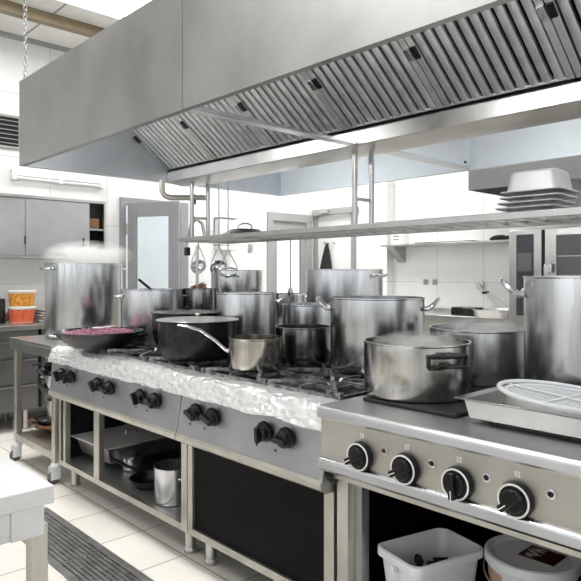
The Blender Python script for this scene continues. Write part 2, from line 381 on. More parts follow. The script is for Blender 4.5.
for bank in (0,1):
    for i,x in enumerate(xs):
        t=None
        lab=('steel baffle filter in the front slope of the hood, '+names[i]) if bank==0 else ('steel baffle filter in the rear slope of the hood, '+names[i])
        if f0 is None:
            fo=make_filter(None); f0=fo
        else: fo=dup(f0,None)
        fo.name='baffle_filter'
        tag(fo,lab,'filter',group='baffle filters of the hood')
        # slope: local +y runs up the slope away from the gutter, +z faces down/outward
        if bank==0:
            fo.matrix_world=Matrix.Translation((x+.58,GY-.005,GZ+.03))@Matrix.Rotation(PI,4,'Z')@Matrix.Rotation(SL,4,'X')@Matrix.Scale(1,4)@Matrix.Rotation(PI,4,'Y')@Matrix.Translation((-.58,0,0))@Matrix.Translation((.0,0,.0))
        else:
            fo.matrix_world=Matrix.Translation((x,GY+.265,GZ+.03))@Matrix.Rotation(SL,4,'X')@Matrix.Rotation(PI,4,'Y')@Matrix.Translation((-.58,0,0))
        if bank==0:
            fo.matrix_world=Matrix.Translation((x,GY-.005,GZ+.03))@Matrix.Rotation(PI,4,'Z')@Matrix.Rotation(SL,4,'X')@Matrix.Rotation(PI,4,'Y')
# added fill lamps hidden in the canopy, brightening the filters and back panel
for i,x in enumerate((-3.2,-1.3)):
    for y,ry,nm,pw in ((HY0+.035,48,'front',6),(GY+.30,60,'rear',4.5)):
        t=thing('canopy_fill_lamp','added fill lamp inside the hood, %s side, %s half'%(nm,['left','right'][i]),'lamp',(x,y,2.30 if nm=='front' else 2.075),group='added fill lamps inside the hood')
        B(-.5,.5,-.012 if nm=='front' else -.0,.022 if nm=='front' else .03,.0,.03).build('housing','white',t)
        B(-.48,.48,.0,.02,-.008,-.0005).build('diffuser','lampface',t)
        lamp_area((0,.03 if nm=='front' else .05,-.02),.95,.04,pw,rot=(R(ry) if nm=='front' else R(78),0,0),parent=t)
# closing sheets above the filters (filter top to hood roof)
m=hb(MB()); dy=FL*math.cos(SL); dz=FL*math.sin(SL)
m.box(HX0+.013,HX1-.013,GY-.02-dy-.01,GY-.02-dy,GZ+.03+dz-.01,HZ1-.013); m.box(HX0+.013,HX1-.013,GY+.28+dy,GY+.29+dy,GZ+.03+dz-.01,HZ1-.013)
m.build('plenum_sheet','hood_in',hood)
# chain and rods
def chain(x,y,z0,z1,label):
    t=thing('hanging_chain',label,'chain',(x,y,z0))
    m=MB(); z=.03; i=0; L=z1-z0-.03
    m.tube(arc((0,0,.02),.022,0,2*PI,10,'xz')[:-1],.004,6,closed=True)
    while z<L:
        ax='xz' if i%2 else 'yz'
        pts=[]
        for q in range(12):
            a=2*PI*q/12; u=.010*math.cos(a); w=.018*math.sin(a)
            pts.append((u,0,z+.018+w) if ax=='xz' else (0,u,z+.018+w))
        m.tube(pts,.0028,5,closed=True); z+=.029; i+=1
    m.build('links','grate',t)
    MB().cyl((0,0,L-.01),(0,0,L+.028),.012).build('ceiling_hook','steel',t)
    return t
chain(-3.90,1.425,2.52,CZ,'steel link chain holding the left corner of the hood from the ceiling')
t=thing('hanging_rod','thin steel rod between hood top and ceiling light','rod',(-2.65,1.42,2.52)); MB().cyl((0,0,0),(0,0,CZ-2.52),.004).build('rod','steel',t); MB().cyl((0,0,0),(0,0,.012),.014).build('nut','steel',t)

# gas pipe bend under the hood
t=thing('gas_pipe','bent grey pipe dropping below the hood left end','pipe',(-3.9,2.6,1.9))
MB().tube([(.02,-.22,.11),(.02,-.22,.03),(.02,-.20,0),(.04,-.17,-.015),(.08,.05,.0),(.09,.12,.005)],.02,10).build('pipe','frame',t)
MB().cyl((.075,.02,.02),(.075,.02,-.05),.012).build('valve','plastic',t)

# ------------------------------------------------------------------ hanging rack
RK=thing('hanging_rack','long tubular steel pot rack hanging below the hood gutter','rack',(-2.2,2.72,1.6))
def rb(m): m.T=Matrix.Translation((2.2,-2.72,-1.6)); return m
RX0,RX1,RY0,RY1,RZ=-3.86,-.4,2.50,2.95,1.588
m=rb(MB()); m.box(RX0,RX1,RY0,RY0+.012,RZ-.02,RZ+.012).box(RX0,RX1,RY1-.012,RY1,RZ-.02,RZ+.012).box(RX0,RX0+.012,RY0+.012,RY1-.012,RZ-.02,RZ+.012).box(RX1-.012,RX1,RY0+.012,RY1-.012,RZ-.02,RZ+.012)
m.build('rack_frame','steel',RK,bevel=.003)
n=32
for i in range(n):
    x=RX0+.08+(RX1-RX0-.16)*i/(n-1)
    m=rb(MB()); m.box(x-.014,x+.014,RY0+.012,RY1-.012,RZ-.004,RZ+.008); m.build('slat','steel',RK)
for x in (-3.74,-2.2,-.7):
    for y in (2.54,2.68):
        m=rb(MB()); m.cyl((x,y,RZ-.02),(x,y,1.997),.0155,12); m.build('post','steel',RK)
    m=rb(MB()); m.cyl((x,2.54,1.74),(x,2.68,1.74),.010,10); m.build('rung','steel',RK)
m=rb(MB()); m.tube([(-3.82,2.56,1.575),(-3.84,2.6,1.70),(-3.80,2.62,1.74),(-3.74,2.63,1.70),(-3.72,2.64,1.60)],.012,8); m.build('rack_brace','steel',RK)
# clamp dangling at the end
t=thing('pipe_clamp','small black clamp hanging under the left end of the rack','clamp',(-3.83,2.56,1.50))
MB().box(-.02,.02,-.015,.015,-.03,.03).build('jaw','plastic',t,bevel=.004); MB().cyl((0,0,.03),(0,0,.068),.006).build('screw','steel',t)

# ladles hanging from the hood
def ladle(loc,rz,hl,br,label,kind='bowl',tilt=0):
    t=thing('hanging_ladle' if kind=='bowl' else 'hanging_skimmer',label,'ladle' if kind=='bowl' else 'skimmer',loc,rz)
    MB().tube([(0,0,hl),(0,.004,hl*.5),(0,0,.10)],.0055,8).build('handle','steel',t)
    fk=MB().tube([(0,0,.11),(-br*.85,0,.0),(-br,0,-.04)],.0045,6).tube([(0,0,.11),(br*.85,0,.0),(br,0,-.04)],.0045,6); fk.build('fork','steel',t)
    m=MB(); cz=-.05
    if kind=='bowl':
        m.T=Matrix.Translation((0,0,cz))@Matrix.Rotation(R(70),4,'X')
        pr=[(br*math.sin(PI/2*i/8),-br*.62*math.cos(PI/2*i/8)) for i in range(9)]; pr[0]=(0,-br*.62)
        pi=[(r_*.95,z_*.94) for r_,z_ in pr[::-1]]; pi[-1]=(0,pi[-1][1])
        m.lathe(pr+[(br+.004,.002)]+pi,(0,0,0),24)
        m.build('bowl','polish',t)
    else:
        m.T=Matrix.Translation((0,0,cz))@Matrix.Rotation(R(25),4,'X')
        m.tube([(br*math.cos(2*PI*q/24),br*math.sin(2*PI*q/24),0) for q in range(24)],.006,6,closed=True)
        for rr,zz in ((.33,-.03),(.66,-.02)): m.tube([(br*rr*math.cos(2*PI*q/20),br*rr*math.sin(2*PI*q/20),zz) for q in range(20)],.004,5,closed=True)
        for q in range(10):
            a=2*PI*q/10; m.tube([(br*math.cos(a),br*math.sin(a),0),(br*.66*math.cos(a),br*.66*math.sin(a),-.02),(br*.33*math.cos(a),br*.33*math.sin(a),-.03),(0,0,-.032)],.004,5)
        m.build('wire_basket','steel',t)
    return t
ladle((-3.775,2.62,1.44),R(40),.15,.055,'round steel ladle with a forked neck hanging left of the others','bowl')
ladle((-3.66,2.72,1.43),R(46),.57,.06,'steel ladle on a long thin handle hanging in the middle','bowl')
ladle((-3.55,2.72,1.40),R(45),.60,.07,'shallow wire skimmer hanging right of the two ladles','wire')
t=thing('long_spoon','long thin steel rod of a spoon hanging from the rack towards the small pot','spoon',(-3.12,2.93,1.21))
MB().tube([(0,0,.365),(0,0,.02)],.006,8).build('handle','frame',t); MB().blob((0,0,0),.028,12,1,.4,1.2).build('bowl','steel',t)
t=thing('pestle_rod','grey steel paddle standing upright in the pot of meat','paddle',(-3.53,2.44,1.09))
MB().tube([(0,0,.0),(0,0,.44)],.011,10).build('shaft','steel',t); B(-.03,.03,-.004,.004,-.06,.02).build('blade','steel',t)

# ------------------------------------------------------------------ gas ranges
PY=1.62
def knob_gas(parent,x,z,rot,y=1.575):
    tilt=Matrix.Rotation(R(12),4,'X')
    m=MB(); m.T=Matrix.Translation((x,y,z))@Matrix.Rotation(R(90+11),4,'X')
    # local +z points out of the panel (towards -y)
    m.lathe([(0,0),(.040,0),(.040,.012),(.034,.016),(.032,.034),(.026,.040),(0,.040)],(0,0,0),28)
    k=m.build('knob','plastic',parent)
    m=MB(); m.T=Matrix.Translation((x,y,z))@Matrix.Rotation(R(90+11),4,'X')@Matrix.Rotation(R(rot),4,'Z'); m.box(-.009,.009,-.032,.032,.036,.056); m.build('grip','plastic',k,bevel=.004)
def gas_range(x0,x1,knobs,posts,label,ncol,dark):
    t=thing('gas_range',label,'gas range',((x0+x1)/2,2.05,0)); ox=(x0+x1)/2
    def mm(): m=MB(); m.T=Matrix.Translation((-ox,-2.05,0)); return m
    m=mm(); m.box(x0,x1,PY+.02,2.49,.56,.858); m.build('hob_body','frame',t)
    m=mm(); m.prism([(PY+.02,.857),(PY-.005,.857),(PY-.018,.845),(PY-.058,.615),(PY-.062,.60),(PY-.058,.582),(PY-.03,.568),(PY+.02,.566)],x0,x1); m.build('control_panel','gas_panel',t,bevel=.002)
    m=mm(); m.prism([(PY-.060,.612),(PY-.068,.60),(PY-.064,.580),(PY-.034,.562),(PY+.019,.560),(PY+.019,.566),(PY-.032,.568),(PY-.058,.582),(PY-.061,.600)],x0,x1); m.build('panel_lip','frame',t)
    m=mm(); m.box(x0+.01,x1-.01,PY+.03,2.48,.858,.864); m.box(x0+.01,x1-.01,PY+.03,PY+.04,.864,.874).box(x0+.01,x1-.01,2.47,2.48,.864,.874).box(x0+.01,x0+.02,PY+.04,2.47,.864,.874).box(x1-.02,x1-.01,PY+.04,2.47,.864,.874); m.build('spill_tray','tray_black',t)
    # cabinet
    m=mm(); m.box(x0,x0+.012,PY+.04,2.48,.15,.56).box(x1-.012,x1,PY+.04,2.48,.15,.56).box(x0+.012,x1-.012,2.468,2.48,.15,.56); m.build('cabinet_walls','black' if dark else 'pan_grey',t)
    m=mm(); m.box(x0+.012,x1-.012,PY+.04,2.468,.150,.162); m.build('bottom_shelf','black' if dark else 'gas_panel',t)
    m=mm(); m.box(x0,x1,PY,PY+.035,.133,.165); m.build('bottom_rail','frame',t,bevel=.002)
    for a,b in posts:
        m=mm(); m.box(a,b,PY,PY+.035,.165,.566); m.build('post','frame',t,bevel=.002)
    for x in (x0+.08,x1-.08):
        for y in (PY+.075,2.40):
            m=mm(); m.cyl((x,y,.018),(x,y,.14),.026,20).lathe([(0,0),(.030,0),(.033,.006),(.033,.02),(.027,.03),(0,.03)],(x,y,0),20); m.build('leg','steel',t)
    for kx,rot in knobs: knob_gas(t,kx-ox,.728,rot,1.575-2.05)
    for kx,rot in knobs[::2]:
        m=mm(); m.cyl((kx-.05,PY-.051,.665),(kx-.05,PY-.046,.666),.006,8).cyl((kx+.06,PY-.051,.665),(kx+.06,PY-.046,.666),.006,8); m.build('pilot_hole','plastic',t)
    cw=(x1-x0-.04)/ncol
    for i in range(ncol):
        for j in range(2):
            cx=x0+.02+cw*(i+.5); cy=PY+.055+.40*(j+.5)
            m=mm(); m.lathe([(0,.0),(.062,.0),(.058,.012),(.045,.014),(.045,.020),(.038,.026),(0,.028)],(cx,cy,.864),24); m.build('burner','cast',t)
    # grates
    for i in range(ncol):
        for j in range(2):
            cx=x0+.02+cw*(i+.5); cy=PY+.055+.40*(j+.5); yield_pos.append((cx,cy,cw))
    return t
yield_pos=[]
gas_range(-3.87,-2.428,[(-3.69,20),(-3.57,-30),(-3.22,35),(-3.085,70),(-2.757,15),(-2.62,60)],[(-3.87,-3.84),(-3.80,-3.77),(-3.38,-3.315),(-2.475,-2.428)],'long gas range with six black knobs and open shelf below, at the left','3' and 3,False)
gas_range(-2.422,-1.502,[(-2.276,60),(-2.154,65),(-1.816,-10),(-1.693,85)],[(-2.422,-2.385),(-1.55,-1.502)],'gas range with four black knobs and black front, left of the electric range',2,True)
gr=bpy.data.objects['gas_range.001']
B(-2.385-(-1.962),-1.55+1.962,1.635-2.05,1.645-2.05,.166,.562).build('front_cover','black',gr)
# cast-iron grates
def grate(w):
    m=MB(); h=.036; a=w/2-.012; b=.186; z0=.0005
    for s_ in (-1,1):
        m.box(-a,a,s_*b-.006,s_*b+.006,.008,.022); m.box(s_*a-.006,s_*a+.006,-b,b,.008,.022)
    for sx in (-1,1):
        for sy in (-1,1):
            m.box(sx*a-.011,sx*a+.011,sy*b-.011,sy*b+.011,z0,.034)
    for s_ in (-1,1):
        m.box(-.105,.105,s_*.10-.005,s_*.10+.005,.016,.031); m.box(s_*.105-.005,s_*.105+.005,-.095,.095,.016,.031)
    for q in range(8):
        an=PI/4*q; c=math.cos(an); s_=math.sin(an)
        ln=min(a/abs(c) if abs(c)>1e-3 else 9,b/abs(s_) if abs(s_)>1e-3 else 9)
        pts=[(c*.05,s_*.05),(c*ln,s_*ln)]
        T=Matrix.Rotation(an,4,'Z'); m.T=T
        m.prism([(.04,.022),(.055,.0375),(ln-.01,.0375),(ln+.004,.034),(ln+.004,.006),(ln-.012,.006),(ln-.03,.022),(.07,.018)],-.008,.008,'y'); m.T=Matrix()
    return m
first=None
pl=['front row','rear row']
for n_,(cx,cy,cw) in enumerate(yield_pos):
    row=pl[n_%2]; col=n_//2
    lab='black cast iron burner grate, %s, %s from the left end of the gas ranges'%(row,['first','second','third','fourth','fifth'][col])
    if first is None or n_==6:
        o=grate(cw).build('burner_grate','cast'); first=o
    else: o=first.copy(); C.objects.link(o)
    tag(o,lab,'burner grate','cast iron burner grates'); o.location=(cx,cy,.8645)

# foil
m=MB(); NX=560; prof=[(1.700,.866),(1.685,.870),(1.665,.872),(1.64,.872),(1.618,.870),(1.602,.864),(1.593,.855),(1.587,.845),(1.582,.835),(1.578,.825),(1.574,.814),(1.571,.803),(1.568,.792),(1.566,.784)]
vs=[]
for i in range(NX+1):
    x=-3.89+(2.395)*i/NX; row=[]
    for j,(y,z) in enumerate(prof):
        n1=noise.noise(Vector((x*5,j*.75+x*2,0))); n2=1-abs(noise.noise(Vector((x*24,j*1.3+x*5,3))))*2.2; n3=noise.noise(Vector((x*3,j*.25,7)))
        k=min(1,.35+j/len(prof)) if j>2 else .8
        d=.006*n1*k+.0042*n2+.003*n3
        yy=y-abs(d)*.8-(.004); zz=z+d*.9+(.003 if j<5 else 0)
        if j==0: zz=max(z,zz); yy+=.010*noise.noise(Vector((x*20,0,9)))
        if j>=len(prof)-2: zz+=.012*noise.noise(Vector((x*6,0,5)))*(j-len(prof)+3)/2
        row.append(m.v((x,yy,zz)))
    vs.append(row)
for a,b in zip(vs,vs[1:]):
    for j in range(len(prof)-1): m.f([a[j],a[j+1],b[j+1],b[j]])
tag(m.build('foil_cover','foil',solid=.0012),'crumpled white aluminium foil wrapped along the front ledge of the gas ranges','foil')

# ------------------------------------------------------------------ electric range
EX0,EX1=-1.494,-.42
et=thing('electric_range','electric range with square hot plates and four white-ringed dials, right end','electric range',(-.957,2.02,0))
def em(): m=MB(); m.T=Matrix.Translation((.957,-2.02,0)); return m
nose=[(1.62,.884)]+[(1.548+.018*math.cos(a),.866+.018*math.sin(a)) for a in [PI/2+PI*.5*i/6 for i in range(7)]]+[(1.528,.850),(1.534,.842),(1.550,.840),(1.62,.840)]
m=em(); m.prism(nose,EX0,EX1); m.box(EX0,EX1,1.62,2.49,.84,.884); m.build('worktop','worktop',et)
m=em(); m.prism([(1.548,.840),(1.552,.70),(1.60,.70),(1.60,.840)],EX0,EX1); m.build('control_panel','panel',et)
m=em(); m.prism([(1.60,.705)]+[(1.545+.012*math.cos(a),.690+.015*math.sin(a)) for a in [PI/2+PI*.5*i/5 for i in range(6)]]+[(1.530,.672),(1.538,.662),(1.552,.656),(1.60,.652)],EX0,EX1)
m.build('towel_rail','polish',et)
m=em(); m.prism([(1.60,.70),(1.56,.65),(1.60,.60),(1.68,.60),(1.68,.70)],EX0,EX0+.012); m.build('side_bracket','pan_grey',et)
m=em(); m.box(EX0,EX1,1.60,2.48,.62,.839); m.build('hob_body','frame',et)
m=em(); m.box(EX0,EX0+.012,1.70,2.48,.15,.62).box(EX1-.012,EX1,1.70,2.48,.15,.62).box(EX0+.012,EX1-.012,2.468,2.48,.15,.62).box(EX0+.012,EX1-.012,1.66,2.468,.15,.162); m.build('cabinet_walls','black',et)
for a,b in ((EX0+.008,EX0+.058),(EX1-.058,EX1-.008)):
    m=em(); m.box(a,b,1.62,1.66,.165,.62); m.build('post','frame',et,bevel=.002)
m=em(); m.box(EX0+.058,EX0+.088,1.66,1.70,.165,.62); m.build('inner_jamb','gas_panel',et)
m=em(); m.box(EX0,EX1,1.62,1.66,.133,.165); m.build('bottom_rail','frame',et)
for x in (EX0+.08,EX1-.08):
    for y in (1.70,2.40):
        m=em(); m.cyl((x,y,.018),(x,y,.14),.026,20).lathe([(0,0),(.030,0),(.033,.006),(.033,.02),(.027,.03),(0,.03)],(x,y,0),20); m.build('leg','steel',et)
for kx,rot in ((-1.311,-60),(-1.133,-62),(-.953,5),(-.780,-50)):
    T=Matrix.Translation((kx+.957,1.550-2.02,.745))@Matrix.Rotation(R(90),4,'X')
    m=MB(); m.T=T; m.lathe([(0,0),(.047,0),(.048,.010),(.045,.022),(.040,.024),(0,.024)],(0,0,0),36); kb=m.build('dial','plastic',et)
    m=MB(); m.T=T; m.lathe([(.0395,.0235),(.0445,.0235),(.0445,.0255),(.0395,.0255),(.0395,.0235)],(0,0,0),36); m.build('dial_ring','white_mark',kb)
    m=MB(); m.T=T@Matrix.Rotation(R(rot),4,'Z'); m.lathe([(0,.024),(.032,.024),(.030,.034),(0,.036)],(0,0,0),28); m.box(-.010,.010,-.038,.034,.026,.050); m.build('grip','plastic',kb,bevel=.003)
    m=MB(); m.T=T@Matrix.Rotation(R(rot),4,'Z'); m.box(-.0015,.0015,-.040,-.012,.0501,.0506); m.build('pointer_line','white_mark',kb)
    m=em(); z=.806
    for dx in (-.007,.002):
        for dz in (0,.009): m.box(kx+dx,kx+dx+.006,1.5475,1.5495,z+dz-.004,z+dz+.003)
    m.build('plate_symbol','white_mark',et)
for x in (-1.217,-1.041,-.867,-.690):
    m=em(); m.T=m.T@Matrix.Translation((x,1.549,.781))@Matrix.Rotation(R(90),4,'X'); m.lathe([(0,0),(.013,0),(.013,.004),(.008,.005),(.008,.002),(0,.002)],(0,0,0),20); pl_=m.build('pilot_lamp','polish',et)
    m=em(); m.T=m.T@Matrix.Translation((x,1.546,.781))@Matrix.Rotation(R(90),4,'X'); m.lathe([(0,0),(.0078,0),(.006,.003),(0,.004)],(0,0,0),16); m.build('lens','darkred' if x<-1.1 else 'plastic',pl_)
for cx in (-1.25,-.74):
    for cy in (1.885,2.275):
        m=em(); m.box(cx-.19,cx+.19,cy-.18,cy+.18,.884,.895); m.build('hot_plate','glassplate',et,bevel=.004)

# rear line of the island
rt=thing('rear_range','steel rear range line of the island standing behind the front ranges','range',(-2.1,2.95,0))
m=MB(); m.T=Matrix.Translation((2.1,-2.95,0)); m.box(-3.87,-.42,2.51,3.38,.15,.86); m.build('body','frame',rt)
m=MB(); m.T=Matrix.Translation((2.1,-2.95,0)); m.box(-3.87,-.42,2.51,3.38,.86,.90); m.build('worktop','gas_panel',rt)
for x in (-3.7,-2.2,-.6):
    for y in (2.6,3.3):
        m=MB(); m.T=Matrix.Translation((2.1,-2.95,0)); m.cyl((x,y,0),(x,y,.15),.026); m.build('leg','steel',rt)

# ------------------------------------------------------------------ cookware
def loop_handle(mb,r,z,w,out,rise,th):
    pts=[(r-.003,-w,z)]
    n=10
    for i in range(n+1):
        a=-PI/2+PI*i/n
        pts.append((r+out*.25+out*.75*math.cos(a)**.8 if math.cos(a)>0 else r+out*.25, w*math.sin(a)*.95, z+rise*max(0,math.cos(a))))
    pts.append((r-.003,w,z)); mb.tube(pts,th,8)
def pot(name,label,x,y,z0,r,H,mat,hang=None,hz=None,hw=.05,hout=.055,rise=.02,th=.007,k=1.0,cat='pot',group=None,rimmat=None,dirty=None,htype='loop',fill=None,hmat='polish'):
    t=thing(name,label,cat,(x,y,z0),0,group)
    rb=r*k; w=.004
    if k==1: pr=[(0,0),(rb-.012,0),(rb-.003,.004),(rb,.012),(r,H-.008),(r+.003,H-.004),(r+.003,H),(r-w,H),(r-w,H-.01),(rb-w,.016),(0,.012)]
    else:
        pr=[(0,0),(rb*.9,0)]
        for i in range(1,9):
            a=PI/2*i/8; pr.append((rb*.9+(r-rb*.9)*math.sin(a)**.8,H*.55*(1-math.cos(a)) if i<8 else H*.55))
        pr+=[(r,H-.006),(r+.006,H-.003),(r+.006,H),(r-w,H),(r-w,H-.01),(r-w,H*.55)]
        for i in range(7,0,-1):
            a=PI/2*i/8; pr.append((rb*.9+(r-rb*.9)*math.sin(a)**.8-w,H*.55*(1-math.cos(a))+w))
        pr+=[(rb*.88,.006),(0,.006)]
    MB().lathe(pr,(0,0,0),64).build('body',mat,t)
    if hang is None: hang=[]
    for a in hang:
        hh=H*.88 if hz is None else hz
        m=MB(); m.T=Matrix.Rotation(a,4,'Z')
        if htype=='loop': loop_handle(m,r,hh,hw,hout,rise,th)
        elif htype=='plate':
            # flat loop folded against the wall
            pts=[(r+.004,-hw,hh-.018),(r+.004,-hw,hh+.018),(r+.012,-hw*.55,hh+.020),(r+.032,-hw*.5,hh+.022),(r+.032,hw*.5,hh+.022),(r+.012,hw*.55,hh+.020),(r+.004,hw,hh+.018),(r+.004,hw,hh-.018),(r+.006,hw*.4,hh-.018),(r+.03,hw*.3,hh-.012),(r+.03,-hw*.3,hh-.012),(r+.006,-hw*.4,hh-.018)]
            m.tube(pts,th,8,closed=True)
        hd=m.build('handle',hmat,t)
        if htype=='loop' and r>.15:
            m=MB(); m.T=Matrix.Rotation(a,4,'Z')
            m=None
            for s_ in (-1,1):
                m=MB(); m.T=Matrix.Rotation(a,4,'Z'); m.blob((r-.001,s_*hw,hh),.011,8,.5,1,1); m.build('rivet',hmat,hd)
    if fill: MB().lathe([(0,H*fill[0]),(r-w-.002,H*fill[0]),(r-w-.002,H*fill[0]-.01),(0,H*fill[0]-.01)],(0,0,0),48).build('contents',fill[1],t)
    return t
# direction angles in the local frame (camera right vector etc.)
RT=math.atan2(.729,.685); LT=RT+PI; TOC=math.atan2(-.685,.729)   # to-camera approx
pot('stockpot','very tall steel stockpot standing on the wheeled table at the far left',-4.345,2.012,.882,.27,.530,'pot',[LT+.8,LT+.8+PI],.49,.06,.05,.0,.008)
pot('stockpot','medium steel stockpot with a black utensil leaning in it, behind the frying pan',-3.627,2.147,.901,.199,.335,'pot_b',[LT+.35,LT+.35+PI],.29,.05,.045,0,.006)
t=thing('utensil','black-handled utensil leaning out of the medium stockpot','utensil',(-3.60,2.15,.905)); MB().tube([(.09,.10,.20),(-.075,-.075,.395)],.009,8).build('handle','plastic',t); MB().tube([(.12,.03,.0),(.09,.10,.20)],.007,8).build('shaft','steel',t)
# frying pan with red cabbage
t=thing('frying_pan','huge black frying pan heaped with purple-red chopped cabbage','frying pan',(-3.467,1.700,.901))
pr=[(0,0),(.13,0),(.155,.004),(.20,.035),(.235,.068),(.252,.094),(.258,.096),(.254,.099),(.232,.072),(.197,.040),(.152,.009),(.13,.005),(0,.005)]
MB().lathe(pr,(0,0,0),64).build('body','pan_grey',t)
for a in (LT+.35,):
    m=MB(); m.T=Matrix.Rotation(a,4,'Z'); m.tube([(.24,-.045,.075),(.275,-.035,.08),(.285,0,.082),(.275,.035,.08),(.24,.045,.075)],.007,8); m.build('handle','polish',t)
m=MB(); m.T=Matrix.Rotation(RT-.1,4,'Z'); m.tube([(.24,-.045,.075),(.275,-.035,.08),(.285,0,.082),(.275,.035,.08),(.24,.045,.075)],.007,8); m.build('handle','black_pot',t)
m=MB()
for i in range(420):
    a=rnd.random()*2*PI; q=math.sqrt(rnd.random())*.185; hz=.082+.022*(1-q/.185)+rnd.random()*.010
    m.T=Matrix.Translation((q*math.cos(a),q*math.sin(a),hz))@Matrix.Rotation(rnd.random()*6,4,'Z')@Matrix.Rotation(rnd.uniform(-.5,.5),4,'Y')
    l=rnd.uniform(.012,.028); m.box(-l,l,-.003,.003,-.002,.002)
m.T=Matrix(); m.lathe([(0,.100),(.10,.092),(.17,.078),(.212,.060),(0,.03)],(0,0,0),40)
o=m.build('chopped_cabbage','cabbage'); tag(o,'heap of purple-red chopped cabbage frying in the huge pan','cabbage',kind='stuff'); o.location=(-3.467,1.700,.901)
t=thing('serving_spoon','small pale spoon resting on the red cabbage','spoon',(-3.45,1.68,1.018)); m=MB(); m.T=Matrix.Rotation(R(55),4,'Z'); m.blob((.0,0,0),.022,10,1.6,.9,.3); m.tube([(.02,0,0),(.10,0,.012)],.005); m.build('spoon','white',t)
# big black pot with lid
pot('casserole','large black round casserole on the front gas burner, under a flat grey lid',-2.675,1.852,.901,.203,.196,'black_pot',[2.5],.16,.05,.04,.0,.008,k=.8,cat='casserole',hmat='black_pot')
def lid(label,x,y,z,r,mat='steel',dome=.018,rz=.7,hmat='steel',knob=False):
    t=thing('pot_lid',label,'lid',(x,y,z),rz)
    MB().lathe([(0,dome),(r*.5,dome*.9),(r*.9,.006),(r,.004),(r+.002,.001),(r,0),(r*.88,.002),(r*.5,dome*.9-.004),(0,dome-.004)],(0,0,0),56).build('plate',mat,t)
    if knob: MB().lathe([(0,dome-.001),(.010,dome-.001),(.007,dome+.010),(.015,dome+.016),(.012,dome+.022),(0,dome+.023)],(0,0,0),16).build('knob',hmat,t); return t
    MB().tube([(-.05,0,dome-.002),(-.045,0,dome+.022),(-.02,0,dome+.036),(.02,0,dome+.036),(.045,0,dome+.022),(.05,0,dome-.002)],.006,8).build('handle',hmat,t); return t
lid('flat grey lid covering the large black casserole',-2.675,1.852,1.098,.212,'steel',.012,hmat='steel',knob=True)
pot('casserole','black casserole half hidden behind the lidded one',-3.12,2.085,.901,.205,.205,'black_pot',[2.5],.17,.05,.04,.0,.008,k=.75,cat='casserole',hmat='black_pot')
lid('thin dark lid on the rear black casserole',-3.12,2.085,1.107,.213,'pan_grey',.014,knob=True,hmat='plastic')
# pot with meat
pot('saucepot','small dark pot filled with browned meat, behind the casseroles',-3.522,2.46,.901,.125,.335,'pot_dark',[RT,LT],.30,.035,.035,0,.005,cat='pot')
mt=MB(); r2=random.Random(3)
for i in range(15):
    a=r2.random()*2*PI; q=r2.random()*.055; c=(q*math.cos(a),q*math.sin(a),.328+r2.random()*.022); d=Vector((r2.uniform(-1,1),r2.uniform(-1,1),r2.uniform(-.4,.5))).normalized()*.045
    mt.tube([Vector(c)-d,Vector(c)-d*.3+Vector((0,0,.006)),Vector(c)+d*.4,Vector(c)+d],[.004,.009,.009,.004],6)
o=mt.build('browned_meat','meat'); o.location=(-3.522,2.46,.900); tag(o,'pile of browned meat strips heaped in the small dark pot','meat',kind='stuff')
MBx=MB().lathe([(0,.31),(.118,.31),(.118,.30),(0,.30)],(0,0,0),30).build('filling','black',bpy.data.objects['saucepot'])
pot('stockpot','steel stockpot in the middle, behind the long-handled saucepan',-2.762,2.246,.901,.1687,.328,'pot_b',[.86],.28,.045,.055,.035,.007)
# saucepan
sp=pot('saucepan','heat-tinted saucepan with a long curved handle on the front burner',-2.188,1.837,.901,.124,.145,'pot_brown',[],cat='saucepan')
m=MB(); m.T=Matrix.Rotation(LT-.12,4,'Z')
hp=[(.120,0,.075),(.14,0,.082),(.19,0,.125),(.26,0,.172),(.33,0,.192),(.37,0,.196)]
rings=[]
for i,p in enumerate(hp):
    w=[.012,.015,.018,.020,.017,.008][i]; h_=[.010,.009,.008,.008,.007,.004][i]
    rings.append([m.v((p[0],w*math.cos(a),p[2]+h_*math.sin(a))) for a in [2*PI*q/12 for q in range(12)]])
for a,b in zip(rings,rings[1:]):
    for q in range(12): m.f([a[q],a[(q+1)%12],b[(q+1)%12],b[q]])
m.f(rings[0]); m.f(rings[-1])
m.build('handle','polish',sp)
for q_ in ((.122,.012,.085),(.122,-.012,.085),(.122,0,.062)):
    m=MB(); m.T=Matrix.Rotation(LT-.12,4,'Z'); m.blob(q_,.007,8); m.build('rivet','steel',sp)
pot('saucepot','low smoke-darkened pot behind the saucepan, on the rear gas burner',-2.209,2.160,.901,.137,.175,'pot_dark',[2.4],.14,.04,.035,0,.005)
pot('stockpot','large wide steel stockpot in the centre with two angled tube handles',-1.828,2.268,.901,.216,.327,'pot',[.60,3.82],.275,.055,.062,.045,.0095)
pot('stockpot','dirty stained steel pot nearest the camera on the electric hot plate',-1.350,1.905,.8955,.192,.195,'pot_dirty',[TOC+.36,TOC+.36+PI],.140,.074,.05,0,.0075,htype='plate',hmat='black_pot')
pot('stockpot','wide deep stockpot at the back with small loop handles, centre',-2.682,2.995,.9,.246,.465,'pot_b',[.12,.12+PI],.42,.055,.06,.012,.006)
pot('saucepot','small low pot left of the wide deep stockpot at the back',-3.285,3.06,.9,.125,.297,'pot',[RT,LT],.27,.035,.035,0,.005)
pot('stockpot','steel pot with a pale rim behind the smoke-darkened one',-2.60,2.60,.901,.165,.257,'pot_b',[2.4],.2,.045,.04,0,.006)
pot('stockpot','tall steel stockpot under the hanging ladles at the back',-3.63,2.862,.9,.19,.465,'pot',[TOC-.1,TOC-.1+PI],.42,.045,.045,0,.006)
pot('stockpot','wide steel stockpot on the rear hot plate behind the stained pot',-1.352,2.372,.8955,.214,.216,'pot_b',[2.2],.17,.055,.05,0,.008)
